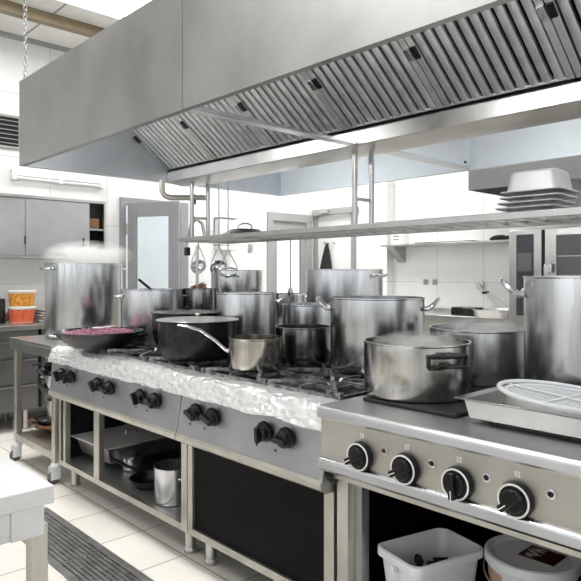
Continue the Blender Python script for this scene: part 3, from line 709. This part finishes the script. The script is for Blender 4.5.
pot('stockpot','very large steel stockpot cut off by the right edge of the photo',-.86,2.262,.8955,.228,.432,'pot_b',[3.58,.45],.365,.055,.075,.05,.011)
lid('flat pot lid with arched handle lying on the left part of the rack',-3.345,2.71,1.598,.19,'pan_grey',.05,rz=R(40))

# GN pans on the rack
def gn(label,x,y,z,sx,sy,h,rz,mat='steel',inv=True):
    t=thing('steam_pan',label,'steam pan',(x,y,z),rz,'steam pans on the rack')
    m=MB(); a,b=sx/2,sy/2
    def rr(a,b,r,zz):
        pts=[]
        for cx,cy,s in ((a-r,b-r,0),(-a+r,b-r,1),(-a+r,-b+r,2),(a-r,-b+r,3)):
            for q in range(5):
                an=PI/2*s+PI/2*q/4; pts.append(m.v((cx+r*math.cos(an),cy+r*math.sin(an),zz)))
        return pts
    rings=[rr(a,b,.02,0),rr(a,b,.02,.006),rr(a-.018,b-.018,.03,.008),rr(a-.03,b-.03,.035,h-.01),rr(a-.04,b-.04,.03,h)]
    for p,q in zip(rings,rings[1:]):
        for i in range(20): m.f([p[i],p[(i+1)%20],q[(i+1)%20],q[i]])
    m.f(rings[-1])
    if not inv: m.T=Matrix()
    m.build('shell',mat,t,solid=.0015); return t
zz=1.602
stk=[('lowest of the stacked shallow steel pans on the rack',.022,-.025),('second shallow steel pan up in the rack stack',.022,-.02),('third shallow steel pan up in the rack stack',.022,-.012),('fourth shallow steel pan, just under the deep upturned one',.02,0)]
for l,h_,dx in stk:
    gn(l,-1.265+dx,2.71,zz,.27,.23,h_,R(3) ,'wsteel'); zz+=.023
gn('deep upturned steam pan with white sides on top of the rack stack',-1.255,2.70,zz,.27,.23,.095,R(2),'wsteel')
t=thing('steel_bracket','short steel box lying right of the pan stack on the rack','box',(-.93,2.72,1.598)); B(-.07,.07,-.08,.08,0,.05).build('body','frame',t,bevel=.006)
B(-.071,.071,-.083,-.081,.02,.03).build('slot','plastic',t)

# ------------------------------------------------------------------ tray and strainer on electric range
t=thing('roasting_tray','shallow steel roasting tray on the right front hot plate','tray',(-.78,1.81,.8955))
m=MB()
def rect(a,b,z): return [m.v((x,y,z)) for x,y in ((-a,-b),(a,-b),(a,b),(-a,b))]
rs=[rect(.226,.112,.004),rect(.236,.125,.06),rect(.262,.145,.064),rect(.262,.145,.061),rect(.238,.127,.056),rect(.228,.114,.0005)]
for p,q in zip(rs,rs[1:]):
    for i in range(4): m.f([p[i],p[(i+1)%4],q[(i+1)%4],q[i]])
m.f(rs[0]); m.f(rs[-1][::-1]); m.build('tray','steel',t,bevel=.004)
t=thing('round_strainer','round white wire-mesh strainer lying tilted across the roasting tray','strainer',(-.765,1.81,.972))
t.rotation_euler=Matrix.Rotation(R(6),3,Vector((-.4,.915,0))).to_euler()
r=.185; m=MB(); m.tube([(r*math.cos(2*PI*q/56),r*math.sin(2*PI*q/56),.010) for q in range(56)],.0065,8,closed=True); m.tube([((r-.022)*math.cos(2*PI*q/56),(r-.022)*math.sin(2*PI*q/56),.004) for q in range(56)],.004,6,closed=True)
m.build('rim','wplastic',t)
m=MB(); st=.0105; n=int(r/st)
for i in range(-n,n+1):
    c=i*st; l=math.sqrt(max(0,(r-.006)**2-c*c))
    m.box(-l,l,c-.0017,c+.0017,-.0005,.0012); m.box(c-.0017,c+.0017,-l,l,.0012,.0026)
m.build('mesh','wplastic',t)
m=MB(); m.tube([(-r+.01,0,.006),(r-.01,0,.006)],.003,6); m.tube([(0,-r+.01,.006),(0,r-.01,.006)],.003,6); m.build('cross_bar','wplastic',t)

# ------------------------------------------------------------------ things in the cabinets
def skillet(name,label,x,y,z,r,H,rz,hl,mat,cat='frying pan',hmat=None,lift=.03):
    t=thing(name,label,cat,(x,y,z),rz)
    MB().lathe([(0,0),(r*.75,0),(r*.8,.003),(r,H),(r+.003,H+.001),(r-.003,H+.001),(r*.78,.006),(0,.005)],(0,0,0),40).build('body',mat,t)
    MB().tube([(r-.004,0,H*.7),(r+.04,0,H+lift*.5),(r+hl,0,H+lift)],[.010,.009,.011],8).build('handle',hmat or mat,t); return t
t=thing('roasting_pan','large grey roasting pan lying at an angle on the left range shelf','roasting pan',(-3.60,1.98,.205),R(92))
m=MB(); rs=[rect(.27,.20,.09),rect(.29,.22,.10),rect(.25,.18,.02),rect(.24,.17,.0)]
for p,q in ((rs[1],rs[0]),(rs[0],rs[2]),(rs[2],rs[3])): 
    for i in range(4): m.f([p[i],p[(i+1)%4],q[(i+1)%4],q[i]])
m.f(rs[3]); m.build('pan','steel',t,solid=.003)
t=thing('tray_lid','flat grey sheet lid covering the roasting pan','lid',(-3.60,1.98,.3085),R(92)); B(-.30,.30,-.225,.225,0,.008).build('sheet','wsteel',t,bevel=.003); MB().tube([(-.04,0,.008),(-.035,0,.03),(.035,0,.03),(.04,0,.008)],.005).build('handle','steel',t)
pot('saucepot','squat steel pot tucked beneath the sheet-covered roasting pan front edge',-3.37,1.86,.1625,.06,.09,'pot_b',[],cat='pot')
skillet('frying_pan','grey frying pan with black handle on the range shelf',-3.05,1.79,.1625,.11,.045,R(186),.27,'pan_grey',hmat='plastic')
skillet('frying_pan','dark frying pan behind the grey one on the range shelf',-2.86,2.10,.1625,.13,.05,R(170),.2,'black_pot')
pot('saucepot','bright steel pot at the right end of the range shelf',-2.76,1.76,.1625,.098,.185,'pot_b',[TOC+.75,TOC+.75+PI],.14,.03,.03,0,.005,cat='pot')
# tub & bucket
t=thing('storage_tub','open square white plastic tub under the electric range','tub',(-1.24,1.83,.1625),R(-14))
m=MB()
def rr2(a,b,r,zz):
    pts=[]
    for cx,cy,s in ((a-r,b-r,0),(-a+r,b-r,1),(-a+r,-b+r,2),(a-r,-b+r,3)):
        for q in range(6):
            an=PI/2*s+PI/2*q/5; pts.append(m.v((cx+r*math.cos(an),cy+r*math.sin(an),zz)))
    return pts
RG=[rr2(.085,.125,.03,0),rr2(.100,.148,.035,.200),rr2(.112,.162,.04,.200),rr2(.112,.162,.04,.225),rr2(.104,.153,.036,.228),rr2(.099,.148,.035,.220),rr2(.082,.122,.03,.006)]
for p,q in zip(RG,RG[1:]):
    for i in range(24): m.f([p[i],p[(i+1)%24],q[(i+1)%24],q[i]])
m.f(RG[0]); m.f(RG[-1]); m.build('tub_body','wplastic',t)
MB().cyl((0,-.150,.185),(0,-.171,.185),.012).build('handle_boss','wplastic',t)
cg=MB(); r3=random.Random(5)
for i in range(26):
    a=r3.random()*6.28; c=(r3.uniform(-.055,.055),r3.uniform(-.09,.09),.09+.05*r3.random())
    cg.T=Matrix.Translation(c)@Matrix.Rotation(a,4,'Z')@Matrix.Rotation(r3.random()*2,4,'X'); cg.box(-.025,.025,-.012,.012,-.01,.01)
cg.T=Matrix(); cg.box(-.07,.07,-.1,.1,.008,.095)
o=cg.build('charcoal_pieces','cloth'); o.location=(-1.24,1.83,.1825); tag(o,'black charcoal-like scraps lying in the open white tub','scraps',kind='stuff')
o.rotation_euler=(0,0,R(-14))
t=thing('lidded_bucket','round white bucket with dark red label on its lid, under the electric range','bucket',(-.965,2.02,.1625))
MB().lathe([(0,0),(.125,0),(.142,.20),(.148,.20),(.148,.205),(.142,.207),(.142,.215),(0,.215)],(0,0,0),48).build('bucket_body','wplastic',t)
MB().lathe([(0,.228),(.120,.228),(.128,.234),(.146,.240),(.153,.236),(.155,.21),(.150,.208),(.148,.216),(0,.216)],(0,0,0),48).build('bucket_lid','wplastic',t)
B(-.035,.085,-.03,.07,.2285,.2305).build('lid_label','darkred',t)
m=MB()
for i in range(9):
    x0=-.03+r3.random()*.03; y0=-.02+.009*i; m.box(x0,x0+.02+r3.random()*.015,y0,y0+.004,.2306,.2312)
m.build('label_print','wplastic',t)
def wrap(a0,a1,z0,z1,rad,mat,nm):
    m=MB(); n=10; A=[];Bv=[]
    for i in range(n+1):
        a=a0+(a1-a0)*i/n; A.append(m.v((rad(z0)*math.cos(a),rad(z0)*math.sin(a),z0))); Bv.append(m.v((rad(z1)*math.cos(a),rad(z1)*math.sin(a),z1)))
    for i in range(n): m.f([A[i],A[i+1],Bv[i+1],Bv[i]])
    return m.build(nm,mat,t,solid=.001)
rad=lambda z:.127+.017*z/.2
wrap(R(205),R(255),.04,.19,rad,'salmon','side_label'); wrap(R(290),R(330),.04,.17,rad,'salmon','side_label')
m=MB(); a=R(222); 
pts=[(R(214),.10),(R(232),.10),(R(223),.165)]
m.f([m.v(((rad(z)+.0015)*math.cos(a),(rad(z)+.0015)*math.sin(a),z)) for a,z in pts]); m.build('triangle_mark','cloth',t,solid=.0005)
m=MB(); m.tube([(.150*math.cos(R(q)),.150*math.sin(R(q))-.012,.19-.04*math.sin(R((q-200)*180/140))) for q in range(200,341,10)],.003,6); m.build('bail_handle','steel',t)

# ------------------------------------------------------------------ wheeled table (left)
ct=thing('wheeled_table','steel wheeled table with lower shelf, left of the gas range','table',(-4.26,1.95,0))
def cm(): m=MB(); m.T=Matrix.Translation((4.26,-1.95,0)); return m
m=cm(); m.box(-4.62,-3.885,1.58,2.33,.862,.882).box(-4.62,-3.885,1.58,1.595,.80,.862).box(-4.62,-4.605,1.595,2.33,.80,.862).box(-3.90,-3.885,1.595,2.33,.80,.862).box(-4.605,-3.90,2.315,2.33,.80,.862)
m.build('tabletop','steel',ct,bevel=.003)
for x in (-4.605,-3.932):
    for y in (1.60,2.27):
        m=cm(); m.box(x,x+.045,y,y+.045,.135,.80); lg=m.build('leg','frame',ct,bevel=.003)
        cx,cy=x+.022,y+.022
        m=cm(); m.lathe([(0,.135),(.03,.135),(.034,.12),(.03,.105),(0,.105)],(cx,cy,0),16); m.box(cx-.022,cx-.016,cy-.04,cy+.02,.03,.115).box(cx+.016,cx+.022,cy-.04,cy+.02,.03,.115); cs=m.build('caster','wplastic',ct)
        m=cm(); m.T=m.T@Matrix.Translation((cx-.013,cy-.015,.042))@Matrix.Rotation(R(90),4,'Y'); m.lathe([(0,0),(.036,0),(.041,.006),(.041,.020),(.036,.026),(0,.026)],(0,0,0),24); m.build('wheel','rubber',cs)
m=cm(); m.box(-4.60,-3.925,1.605,2.31,.175,.195).box(-4.60,-3.925,1.605,1.62,.15,.175).box(-4.60,-4.585,1.62,2.31,.15,.175); m.build('lower_shelf','frame',ct,bevel=.002)
# stuff on the lower shelf
z=.196
def wokk(label,x,y,z,r,H,mat,rz):
    t=thing('wok',label,'wok',(x,y,z),rz)
    pr=[(0,0)]+[(r*math.sin(PI/2*i/8),H*(1-math.cos(PI/2*i/8))) for i in range(1,9)]
    MB().lathe(pr+[(r+.006,H+.002)]+[(a_*.97,b_+.004) for a_,b_ in pr[::-1]][:-1]+[(0,.004)],(0,0,0),40).build('bowl',mat,t)
    for s_ in (0,PI):
        m=MB(); m.T=Matrix.Rotation(s_,4,'Z'); m.tube([(r-.004,-.03,H-.01),(r+.04,-.03,H+.005),(r+.04,.03,H+.005),(r-.004,.03,H-.01)],.005,6); m.build('handle','copper',t)
    return t
wokk('brown copper-toned wok lowest in the cookware stack on the wheeled table',-4.46,1.85,z,.16,.07,'copper',LT)
wokk('smaller black wok nested inside the brown one on the lower shelf',-4.455,1.85,z+.022,.14,.075,'black_pot',LT+.4)
pot('saucepot','pale narrow pot standing in the nested woks on the lower shelf',-4.45,1.85,z+.030,.065,.20,'frame',[],cat='pot')
t=skillet('frying_pan','black frying pan leaning tilted on the pale narrow pot',-4.50,1.83,z+.265,.115,.035,R(220),.02,'black_pot'); t.rotation_euler=(R(20),R(-14),R(200))
pot('saucepot','steel pot stacked above the tilted black pan on the wheeled table',-4.45,1.87,z+.312,.105,.10,'pot',[LT],.08,.03,.03,0,.005,cat='pot')
skillet('frying_pan','dark flat pan covering the stacked steel pot under the table',-4.47,1.85,z+.415,.135,.03,R(20),.10,'black_pot')
skillet('frying_pan','small grey pan topmost of the stack under the wheeled table',-4.45,1.86,z+.448,.11,.04,R(214),.10,'pan_grey',lift=-.02)

# ------------------------------------------------------------------ work table (bottom left)
wt=thing('work_table','bright steel work table corner at the lower left','table',(-1.80,.0,0))
def wm(): m=MB(); m.T=Matrix.Translation((1.80,0,0)); return m
m=wm(); m.box(-2.6,-1.268,-.7,.522,.862,.90); m.build('tabletop','wsteel',wt,bevel=.003)
m=wm(); m.box(-2.58,-1.283,-.68,.505,.80,.861); m.build('apron_frame','wsteel',wt,bevel=.002)
for x in (-2.57,-1.312):
    for y in (-.67,.480):
        m=wm(); m.box(x,x+.03,y,y+.035,.02,.82); m.build('leg','frame',wt,bevel=.002)
        m=wm(); m.cyl((x+.015,y+.018,0),(x+.015,y+.018,.03),.014); m.build('foot','rubber',wt)
m=wm(); m.box(-1.282,-1.2785,.44,.505,.80,.861); m.build('corner_plate','wsteel',wt)

# ------------------------------------------------------------------ floor drain
fr=tag(MB().box(-3.54,-1.36,1.385,1.415,-.02,.004).box(-3.54,-1.36,1.145,1.175,-.02,.004).box(-3.54,-3.51,1.175,1.385,-.02,.004).box(-1.39,-1.36,1.175,1.385,-.02,.004).build('channel_surround','grate',bevel=.002),'narrow steel frame edging the drain channel in the floor','drain')
def drain(): 
    m=MB(); L_=.695; W_=.208
    nx=30; ny=9
    for i in range(nx+1): x=L_*i/nx; m.box(x-.006,x+.006,0,W_,-.018,.002)
    for j in range(ny+1): y=W_*j/ny; m.box(0,L_,y-.006,y+.006,-.016,.0035)
    return m
o=None
for i,l in enumerate(('left','middle','right')):
    if o is None: o=drain().build('drain_grate','grate'); q=o
    else: q=o.copy(); C.objects.link(q)
    q.location=(-3.505+.704*i,1.176,0); tag(q,'%s section of the perforated steel floor drain grating'%l,'drain grate','drain grates in the floor channel')

# ------------------------------------------------------------------ left wall: counter, cabinets, lamp
lc=thing('drawer_counter','low grey steel counter with wide drawers along the left wall','counter',(-5.72,1.2,0))
def lm(): m=MB(); m.T=Matrix.Translation((5.72,-1.2,0)); return m
m=lm(); m.box(-6.04,-5.39,-.5,3.05,.86,.90); m.box(-6.04,-6.02,-.5,3.05,.90,.98); m.build('worktop','steel',lc,bevel=.003)
m=lm(); m.box(-6.04,-5.42,-.5,2.09,.17,.86).box(-6.04,-5.42,2.12,3.05,.17,.86); m.build('carcass','drawer',lc)
for a,b in ((-.46,.38),(.40,1.22),(1.24,2.07),(2.14,3.03)):
    for c,d in ((.19,.39),(.41,.61),(.63,.77)):
        m=lm(); m.box(-5.42,-5.402,a,b,c,d); dr=m.build('drawer','drawer',lc,bevel=.002)
        m=lm(); m.box(-5.402,-5.388,a,b,d-.012,d); m.build('drawer_lip','steel',dr)
for y in (-.4,1.2,2.0,2.95):
    for x in (-5.95,-5.48):
        m=lm(); m.cyl((x,y,0),(x,y,.17),.022); m.build('leg','steel',lc)
wc=thing('wall_cabinet','long grey steel wall cabinet with sliding doors on the left wall','wall cabinet',(-5.88,1.4,1.49))
def cmx(): m=MB(); m.T=Matrix.Translation((5.88,-1.4,-1.49)); return m
m=cmx(); m.box(-6.04,-5.69,-.2,2.86,2.02,2.045).box(-6.04,-5.69,-.2,2.86,1.48,1.50).box(-6.04,-5.70,2.84,2.86,1.50,2.02).box(-6.04,-5.70,-.2,-.18,1.50,2.02).box(-6.04,-6.03,-.18,2.84,1.50,2.02).box(-6.03,-5.72,-.18,2.84,1.76,1.775); m.build('carcass','steel',wc)
for i,(a,b,xx) in enumerate(((-.17,1.0,-5.712),(.95,2.15,-5.722),(2.09,2.69,-5.712))):
    m=cmx(); m.box(xx,xx+.012,a,b,1.505,2.015); dd=m.build('sliding_door','gas_panel',wc)
    m=cmx(); m.box(xx+.012,xx+.02,b-.07,b-.055,1.60,1.68); m.build('handle','plastic',dd)
m=cmx(); m.box(-5.9,-5.76,2.72,2.82,1.777,1.88); m.build('inner_box','copper',wc)
m=cmx(); m.box(-6.02,-5.80,2.70,2.83,1.505,1.9); m.build('gap_shade','black',wc)  # black block standing in for the shade in the open cabinet gap
fl=thing('tube_light','white fluorescent batten fixed on the wall above the cabinet','tube light',(-6.05,2.53,2.28))
B(.001,.05,-.46,.46,-.02,.04).build('housing','white',fl,bevel=.004)
for y in (-.44,0,.44): B(.005,.07,y-.02,y+.02,-.06,-.02).build('bracket','white',fl)
MB().cyl((.055,-.42,-.04),(.055,.42,-.04),.013).build('tube','white',fl)
MB().tube([(.05,.0,.04),(.06,-.05,.10),(.05,-.08,.12)],.003,5).build('cable','white',fl)
# wall vent
t=thing('wall_vent','dark louvred vent grille high on the left wall','vent',(-6.05,1.7,2.53))
B(.001,.02,-.42,.44,0,.27).build('backing','cloth',t)
m=MB(); m.box(.001,.03,-.44,.46,-.02,0).box(.001,.03,-.44,.46,.27,.29).box(.001,.03,.44,.46,0,.27).box(.001,.03,-.44,-.42,0,.27); m.build('frame','palegrey',t)
for i in range(6):
    m=MB(); m.T=Matrix.Translation((.02,0,.03+.042*i))@Matrix.Rotation(R(30),4,'Y'); m.box(-.004,.016,-.42,.44,-.002,.002); m.build('louvre','palegrey',t)
# food tubs
def ftub(z,col,label):
    t=thing('food_tub',label,'food tub',(-5.75,2.07,z)); 
    MB().lathe([(0,0),(.098,0),(.110,.125),(.108,.125),(.097,.003),(0,.003)],(0,0,0),36).build('tub','tub',t)
    MB().lathe([(0,.004),(.100,.004),(.112,.110),(.1115,.115),(0,.118)],(0,0,0),36).build('contents',col,t)
    MB().lathe([(0,.126),(.118,.126),(.122,.132),(.118,.142),(0,.144)],(0,0,0),36).build('lid','tub',t)
ftub(.901,'red','clear tub of red sauce, lower of two on the left counter'); ftub(1.046,'orange','clear tub of orange-yellow pickles stacked on the red one')
t=thing('steel_canister','grey steel canister at the left edge of the photo on the counter','canister',(-5.77,1.88,.901)); MB().lathe([(0,0),(.05,0),(.052,.01),(.052,.20),(.045,.215),(0,.22)],(0,0,0),30).build('body','pan_grey',t); MB().blob((0,0,.228),.012).build('knob','plastic',t)
t=thing('folded_cloths','pile of folded grey cloths on the counter right of the tubs','cloths',(-5.78,2.30,.901))
m=MB()
for i in range(5): m.T=Matrix.Rotation(.15*math.sin(i*2.1),4,'Z'); m.box(-.12,.12,-.10+.008*i,.13-.01*i,.022*i,.022*i+.018)
m.build('folded_stack','palegrey',t,bevel=.008)
# dispenser + switch
t=thing('towel_dispenser','white paper towel dispenser on the wall between the two doors','dispenser',(-6.05,4.56,1.62))
B(.001,.11,-.135,.135,.06,.38).build('case','white',t,bevel=.02); B(.001,.13,-.13,.13,0,.05).build('tray','white',t,bevel=.01)
m=MB().box(.001,.12,-.14,.14,.385,.392).box(.001,.006,-.14,-.135,.05,.385); m.build('cover_edge','palegrey',t)
t=thing('light_switch','small grey switch plate on the wall left of the rear glazed door','switch',(-6.05,4.98,1.66)); B(.001,.015,-.035,.035,-.05,.05).build('plate','palegrey',t,bevel=.003); B(.015,.02,-.015,.015,-.02,.02).build('rocker','greypaint',t)

# ------------------------------------------------------------------ back recess: counter, shelf, sockets, oven
bc=thing('back_counter','pale steel counter along the tiled back wall','counter',(-3.85,6.0,0))
m=MB(); m.T=Matrix.Translation((3.85,-6.0,0)); m.box(-4.79,-2.90,5.66,6.29,.82,.90).box(-4.79,-2.90,6.27,6.29,.90,.94); m.build('worktop','steel',bc,bevel=.004)
m=MB(); m.T=Matrix.Translation((3.85,-6.0,0)); m.box(-4.79,-2.90,5.72,6.28,.15,.82); m.build('carcass','frame',bc)
for x in (-4.7,-3.0): 
    for y in (5.78,6.2): m=MB(); m.T=Matrix.Translation((3.85,-6.0,0)); m.cyl((x,y,0),(x,y,.15),.02); m.build('leg','steel',bc)
bs=thing('wall_shelf','steel shelf on brackets on the tiled back wall','shelf',(-3.85,6.15,1.66))
m=MB(); m.T=Matrix.Translation((3.85,-6.15,-1.66)); m.box(-4.98+.19,-2.95,6.0,6.29,1.665,1.69); m.build('board','steel',bs,bevel=.003)
for x in (-4.72,-3.1):
    m=MB(); m.T=Matrix.Translation((3.85,-6.15,-1.66)); m.prism([(6.29,1.664),(6.05,1.664),(6.27,1.48),(6.29,1.48)],x,x+.10); m.build('bracket','gas_panel',bs)
t=thing('carton','small white carton with grey print at the left end of the wall shelf','carton',(-4.58,6.12,1.691)); B(-.09,.09,-.06,.06,0,.14).build('box','white',t,bevel=.004)
m=MB()
for z_ in (.05,.09): m.box(-.06,.03,-.0615,-.0605,z_,z_+.018)
m.build('print','greypaint',t)
t=thing('folded_gloves','dark folded gloves lying on the right end of the wall shelf','gloves',(-3.28,6.12,1.691)); MB().blob((0,0,.03),.06,12,1.6,1,.5).blob((.09,0,.025),.045,12,1.2,1,.55).blob((-.07,.01,.02),.04,12,1.3,1,.5).build('cloth','cloth',t)
t=thing('shelf_tray','thin dark tray lying on the middle of the wall shelf','tray',(-3.9,6.12,1.691)); B(-.40,.36,-.09,.09,0,.010).build('tray','pan_grey',t,bevel=.002)
for i,x in enumerate((-4.328,-4.20)):
    t=thing('wall_socket','grey wall socket on the tiled back wall, %s of the pair'%('left' if i==0 else 'right'),'socket',(x,6.3,1.24),group='pair of sockets'); B(-.032,.032,-.012,-.001,-.032,.032).build('plate','greypaint' if 0 else 'palegrey',t,bevel=.003)
    m=MB(); m.T=Matrix.Rotation(R(90),4,'X'); m.lathe([(0,.012),(.020,.012),(.018,.014),(0,.0135)],(0,0,0),16); m.build('recess','greypaint',t)
t=thing('spray_tap','steel spray tap arm on the back wall above the pans','tap',(-3.60,6.29,1.21))
MB().blob((0,-.02,.0),.05,16,1,.3,1).build('rosette','frame',t); MB().tube([(0,-.03,.03),(.03,-.06,-.02),(.10,-.10,-.06),(.25,-.16,-.12),(.42,-.22,-.20),(.45,-.22,-.26)],.010,8).build('arm','steel',t); MB().tube([(.08,-.09,-.08),(.16,-.12,-.075)],.016,8).build('spray_head','pan_grey',t)
t=thing('black_tray','flat dark tray on the back counter, left of the steel pan','tray',(-3.50,5.85,.901)); B(-.14,.14,-.10,.10,0,.085).build('tray','pan_grey',t,bevel=.01); MB().cyl((-.14,0,.06),(-.18,0,.06),.01).build('grip','pan_grey',t)
t=thing('serving_pan','wide shallow steel pan with handles on the back counter','pan',(-3.15,5.82,.901)); MB().lathe([(0,0),(.22,0),(.24,.075),(.25,.078),(.236,.08),(.216,.006),(0,.006)],(0,0,0),40).build('body','polish',t); 
m=MB(); m.T=Matrix.Rotation(TOC,4,'Z'); m.tube([(.23,-.05,.06),(.28,-.04,.05),(.28,.04,.05),(.23,.05,.06)],.007); m.build('handle','polish',t)
# combi oven
ov=thing('combi_oven','large steel combi oven with glass door by the back wall','oven',(-2.33,5.9,0))
def om(): m=MB(); m.T=Matrix.Translation((2.33,-5.9,0)); return m
m=om(); m.box(-2.86,-1.80,5.52,6.28,.80,1.75); m.build('oven_body','steel',ov,bevel=.006)
m=om(); m.box(-2.85,-2.54,5.495,5.52,.82,1.735); cp=m.build('control_panel','steel',ov,bevel=.003)
m=om(); m.box(-2.775,-2.61,5.488,5.495,.95,1.70); m.build('display','display',cp)
m=om(); m.box(-2.76,-2.625,5.484,5.488,1.36,1.53); m.build('screen','oven_glass',cp)
m=om(); m.lathe([(0,0),(.05,0),(.05,.02),(0,.02)],(0,0,0),4) if 0 else m.blob((-2.69,5.475,1.17),.038,14,1,.5,1); m.build('dial','steel',cp)
m=om(); m.box(-2.54,-2.50,5.50,5.52,.82,1.735); m.build('panel_gap','cloth',ov)
m=om(); m.box(-2.50,-2.40,5.48,5.52,.82,1.735).box(-1.92,-1.81,5.48,5.52,.82,1.735).box(-2.40,-1.92,5.48,5.52,1.68,1.735).box(-2.40,-1.92,5.48,5.52,.82,.9); od=m.build('door','steel',ov,bevel=.003)
m=om(); m.box(-2.40,-1.92,5.49,5.51,.9,1.68); m.build('door_glass','oven_glass',od)
m=om(); m.box(-2.49,-2.455,5.43,5.48,1.30,1.42).box(-2.455,-2.42,5.43,5.45,1.35,1.43); m.build('door_handle','polish',od,bevel=.006)
for z_ in (1.15,1.32,1.49): m=om(); m.box(-2.39,-1.93,5.486,5.4895,z_,z_+.006); m.build('rack_line','frame',od)
m=om(); m.box(-2.86,-1.80,5.55,6.28,.12,.80); m.build('stand','frame',ov)
for x in (-2.8,-1.86): m=om(); m.box(x-.03,x+.03,5.56,6.27,0,.12); m.build('foot','steel',ov)
# second hood over the oven
h2=thing('oven_hood','grey canopy hood above the oven at the back right','hood',(-1.9,5.7,2.1))
def h2m(): m=MB(); m.T=Matrix.Translation((1.9,-5.7,-2.1)); return m
m=h2m(); m.box(-3.03,-.7,5.08,5.095,2.1,2.5).box(-3.03,-3.015,5.095,6.29,2.1,2.5).box(-.715,-.7,5.095,6.29,2.1,2.5).box(-3.03,-.7,5.08,6.29,2.5,2.515); m.build('canopy','hood2',h2)
for i in range(5):
    a=-2.98+.45*i
    m=h2m(); m.prism([(5.15,2.13),(5.17,2.13),(6.2,2.36),(6.2,2.38)],a,a+.43); fl2=m.build('filter','black',h2)
    m=h2m()
    for j in range(8): x=a+.03+.05*j; m.prism([(5.15,2.12),(5.17,2.128),(6.2,2.352),(6.2,2.345)],x,x+.02)
    m.build('filter_slats','gas_panel',fl2)

# ------------------------------------------------------------------ steam
def steam_mat(name,dens):
    m=bpy.data.materials.new(name); m.use_nodes=True; nt=m.node_tree; N=nt.nodes; L=nt.links
    N.remove(N['Principled BSDF']); out=N['Material Output']
    vs=N.new('ShaderNodeVolumePrincipled'); vs.inputs['Color'].default_value=(1,1,1,1); vs.inputs['Anisotropy'].default_value=.2
    tc=N.new('ShaderNodeTexCoord'); n=N.new('ShaderNodeTexNoise'); n.inputs['Scale'].default_value=2.2; n.inputs['Detail'].default_value=3
    gr=N.new('ShaderNodeTexGradient'); gr.gradient_type='SPHERICAL'
    L.new(tc.outputs['Object'],n.inputs['Vector']); L.new(tc.outputs['Object'],gr.inputs['Vector'])
    cr=N.new('ShaderNodeMapRange'); cr.inputs[1].default_value=.35; cr.inputs[2].default_value=.7; L.new(n.outputs['Fac'],cr.inputs[0])
    a=N.new('ShaderNodeMath'); a.operation='MULTIPLY'; L.new(cr.outputs[0],a.inputs[0]); L.new(gr.outputs['Fac'],a.inputs[1])
    b=N.new('ShaderNodeMath'); b.operation='MULTIPLY'; b.inputs[1].default_value=dens; L.new(a.outputs[0],b.inputs[0])
    L.new(b.outputs[0],vs.inputs['Density']); L.new(vs.outputs[0],out.inputs['Volume']); return m
def steam(x,y,z,sx,sy,sz,dens,label):
    M['_s']=steam_mat('steam',dens)
    m=MB(); m.blob((0,0,0),1,24); o=m.build('steam','_s'); o.location=(x,y,z); o.scale=(sx,sy,sz); tag(o,label,'steam',kind='stuff')
steam(-4.37,2.05,1.47,.36,.34,.12,22,'white steam cloud rising from the very tall stockpot at the far left')

steam(-1.35,1.905,1.070,.18,.18,.06,30,'white steam lying in the mouth of the stained pot nearest the camera')
steam(-1.352,2.372,1.095,.20,.20,.06,30,'white steam lying in the mouth of the wide pot on the rear hot plate')
sc.cycles.volume_bounces=6
# ------------------------------------------------------------------ world & camera
w=bpy.data.worlds.new('World'); sc.world=w; w.use_nodes=True; nt=w.node_tree
bg=nt.nodes['Background']; bg.inputs[0].default_value=(.93,.97,1,1); bg.inputs[1].default_value=1.75
cam=bpy.data.cameras.new('camera'); co=bpy.data.objects.new('camera',cam); C.objects.link(co); sc.camera=co
co.location=(0,0,1.335); a=math.radians(43.2)
Fv=Vector((-math.cos(a),math.sin(a),0)); co.rotation_euler=Fv.to_track_quat('-Z','Y').to_euler()
cam.sensor_width=36; cam.lens=36*621/581; cam.shift_y=-16.5/581; cam.clip_start=.05
sc.view_settings.view_transform='Standard'; sc.view_settings.look='None'; sc.view_settings.gamma=1; sc.view_settings.exposure=0.0
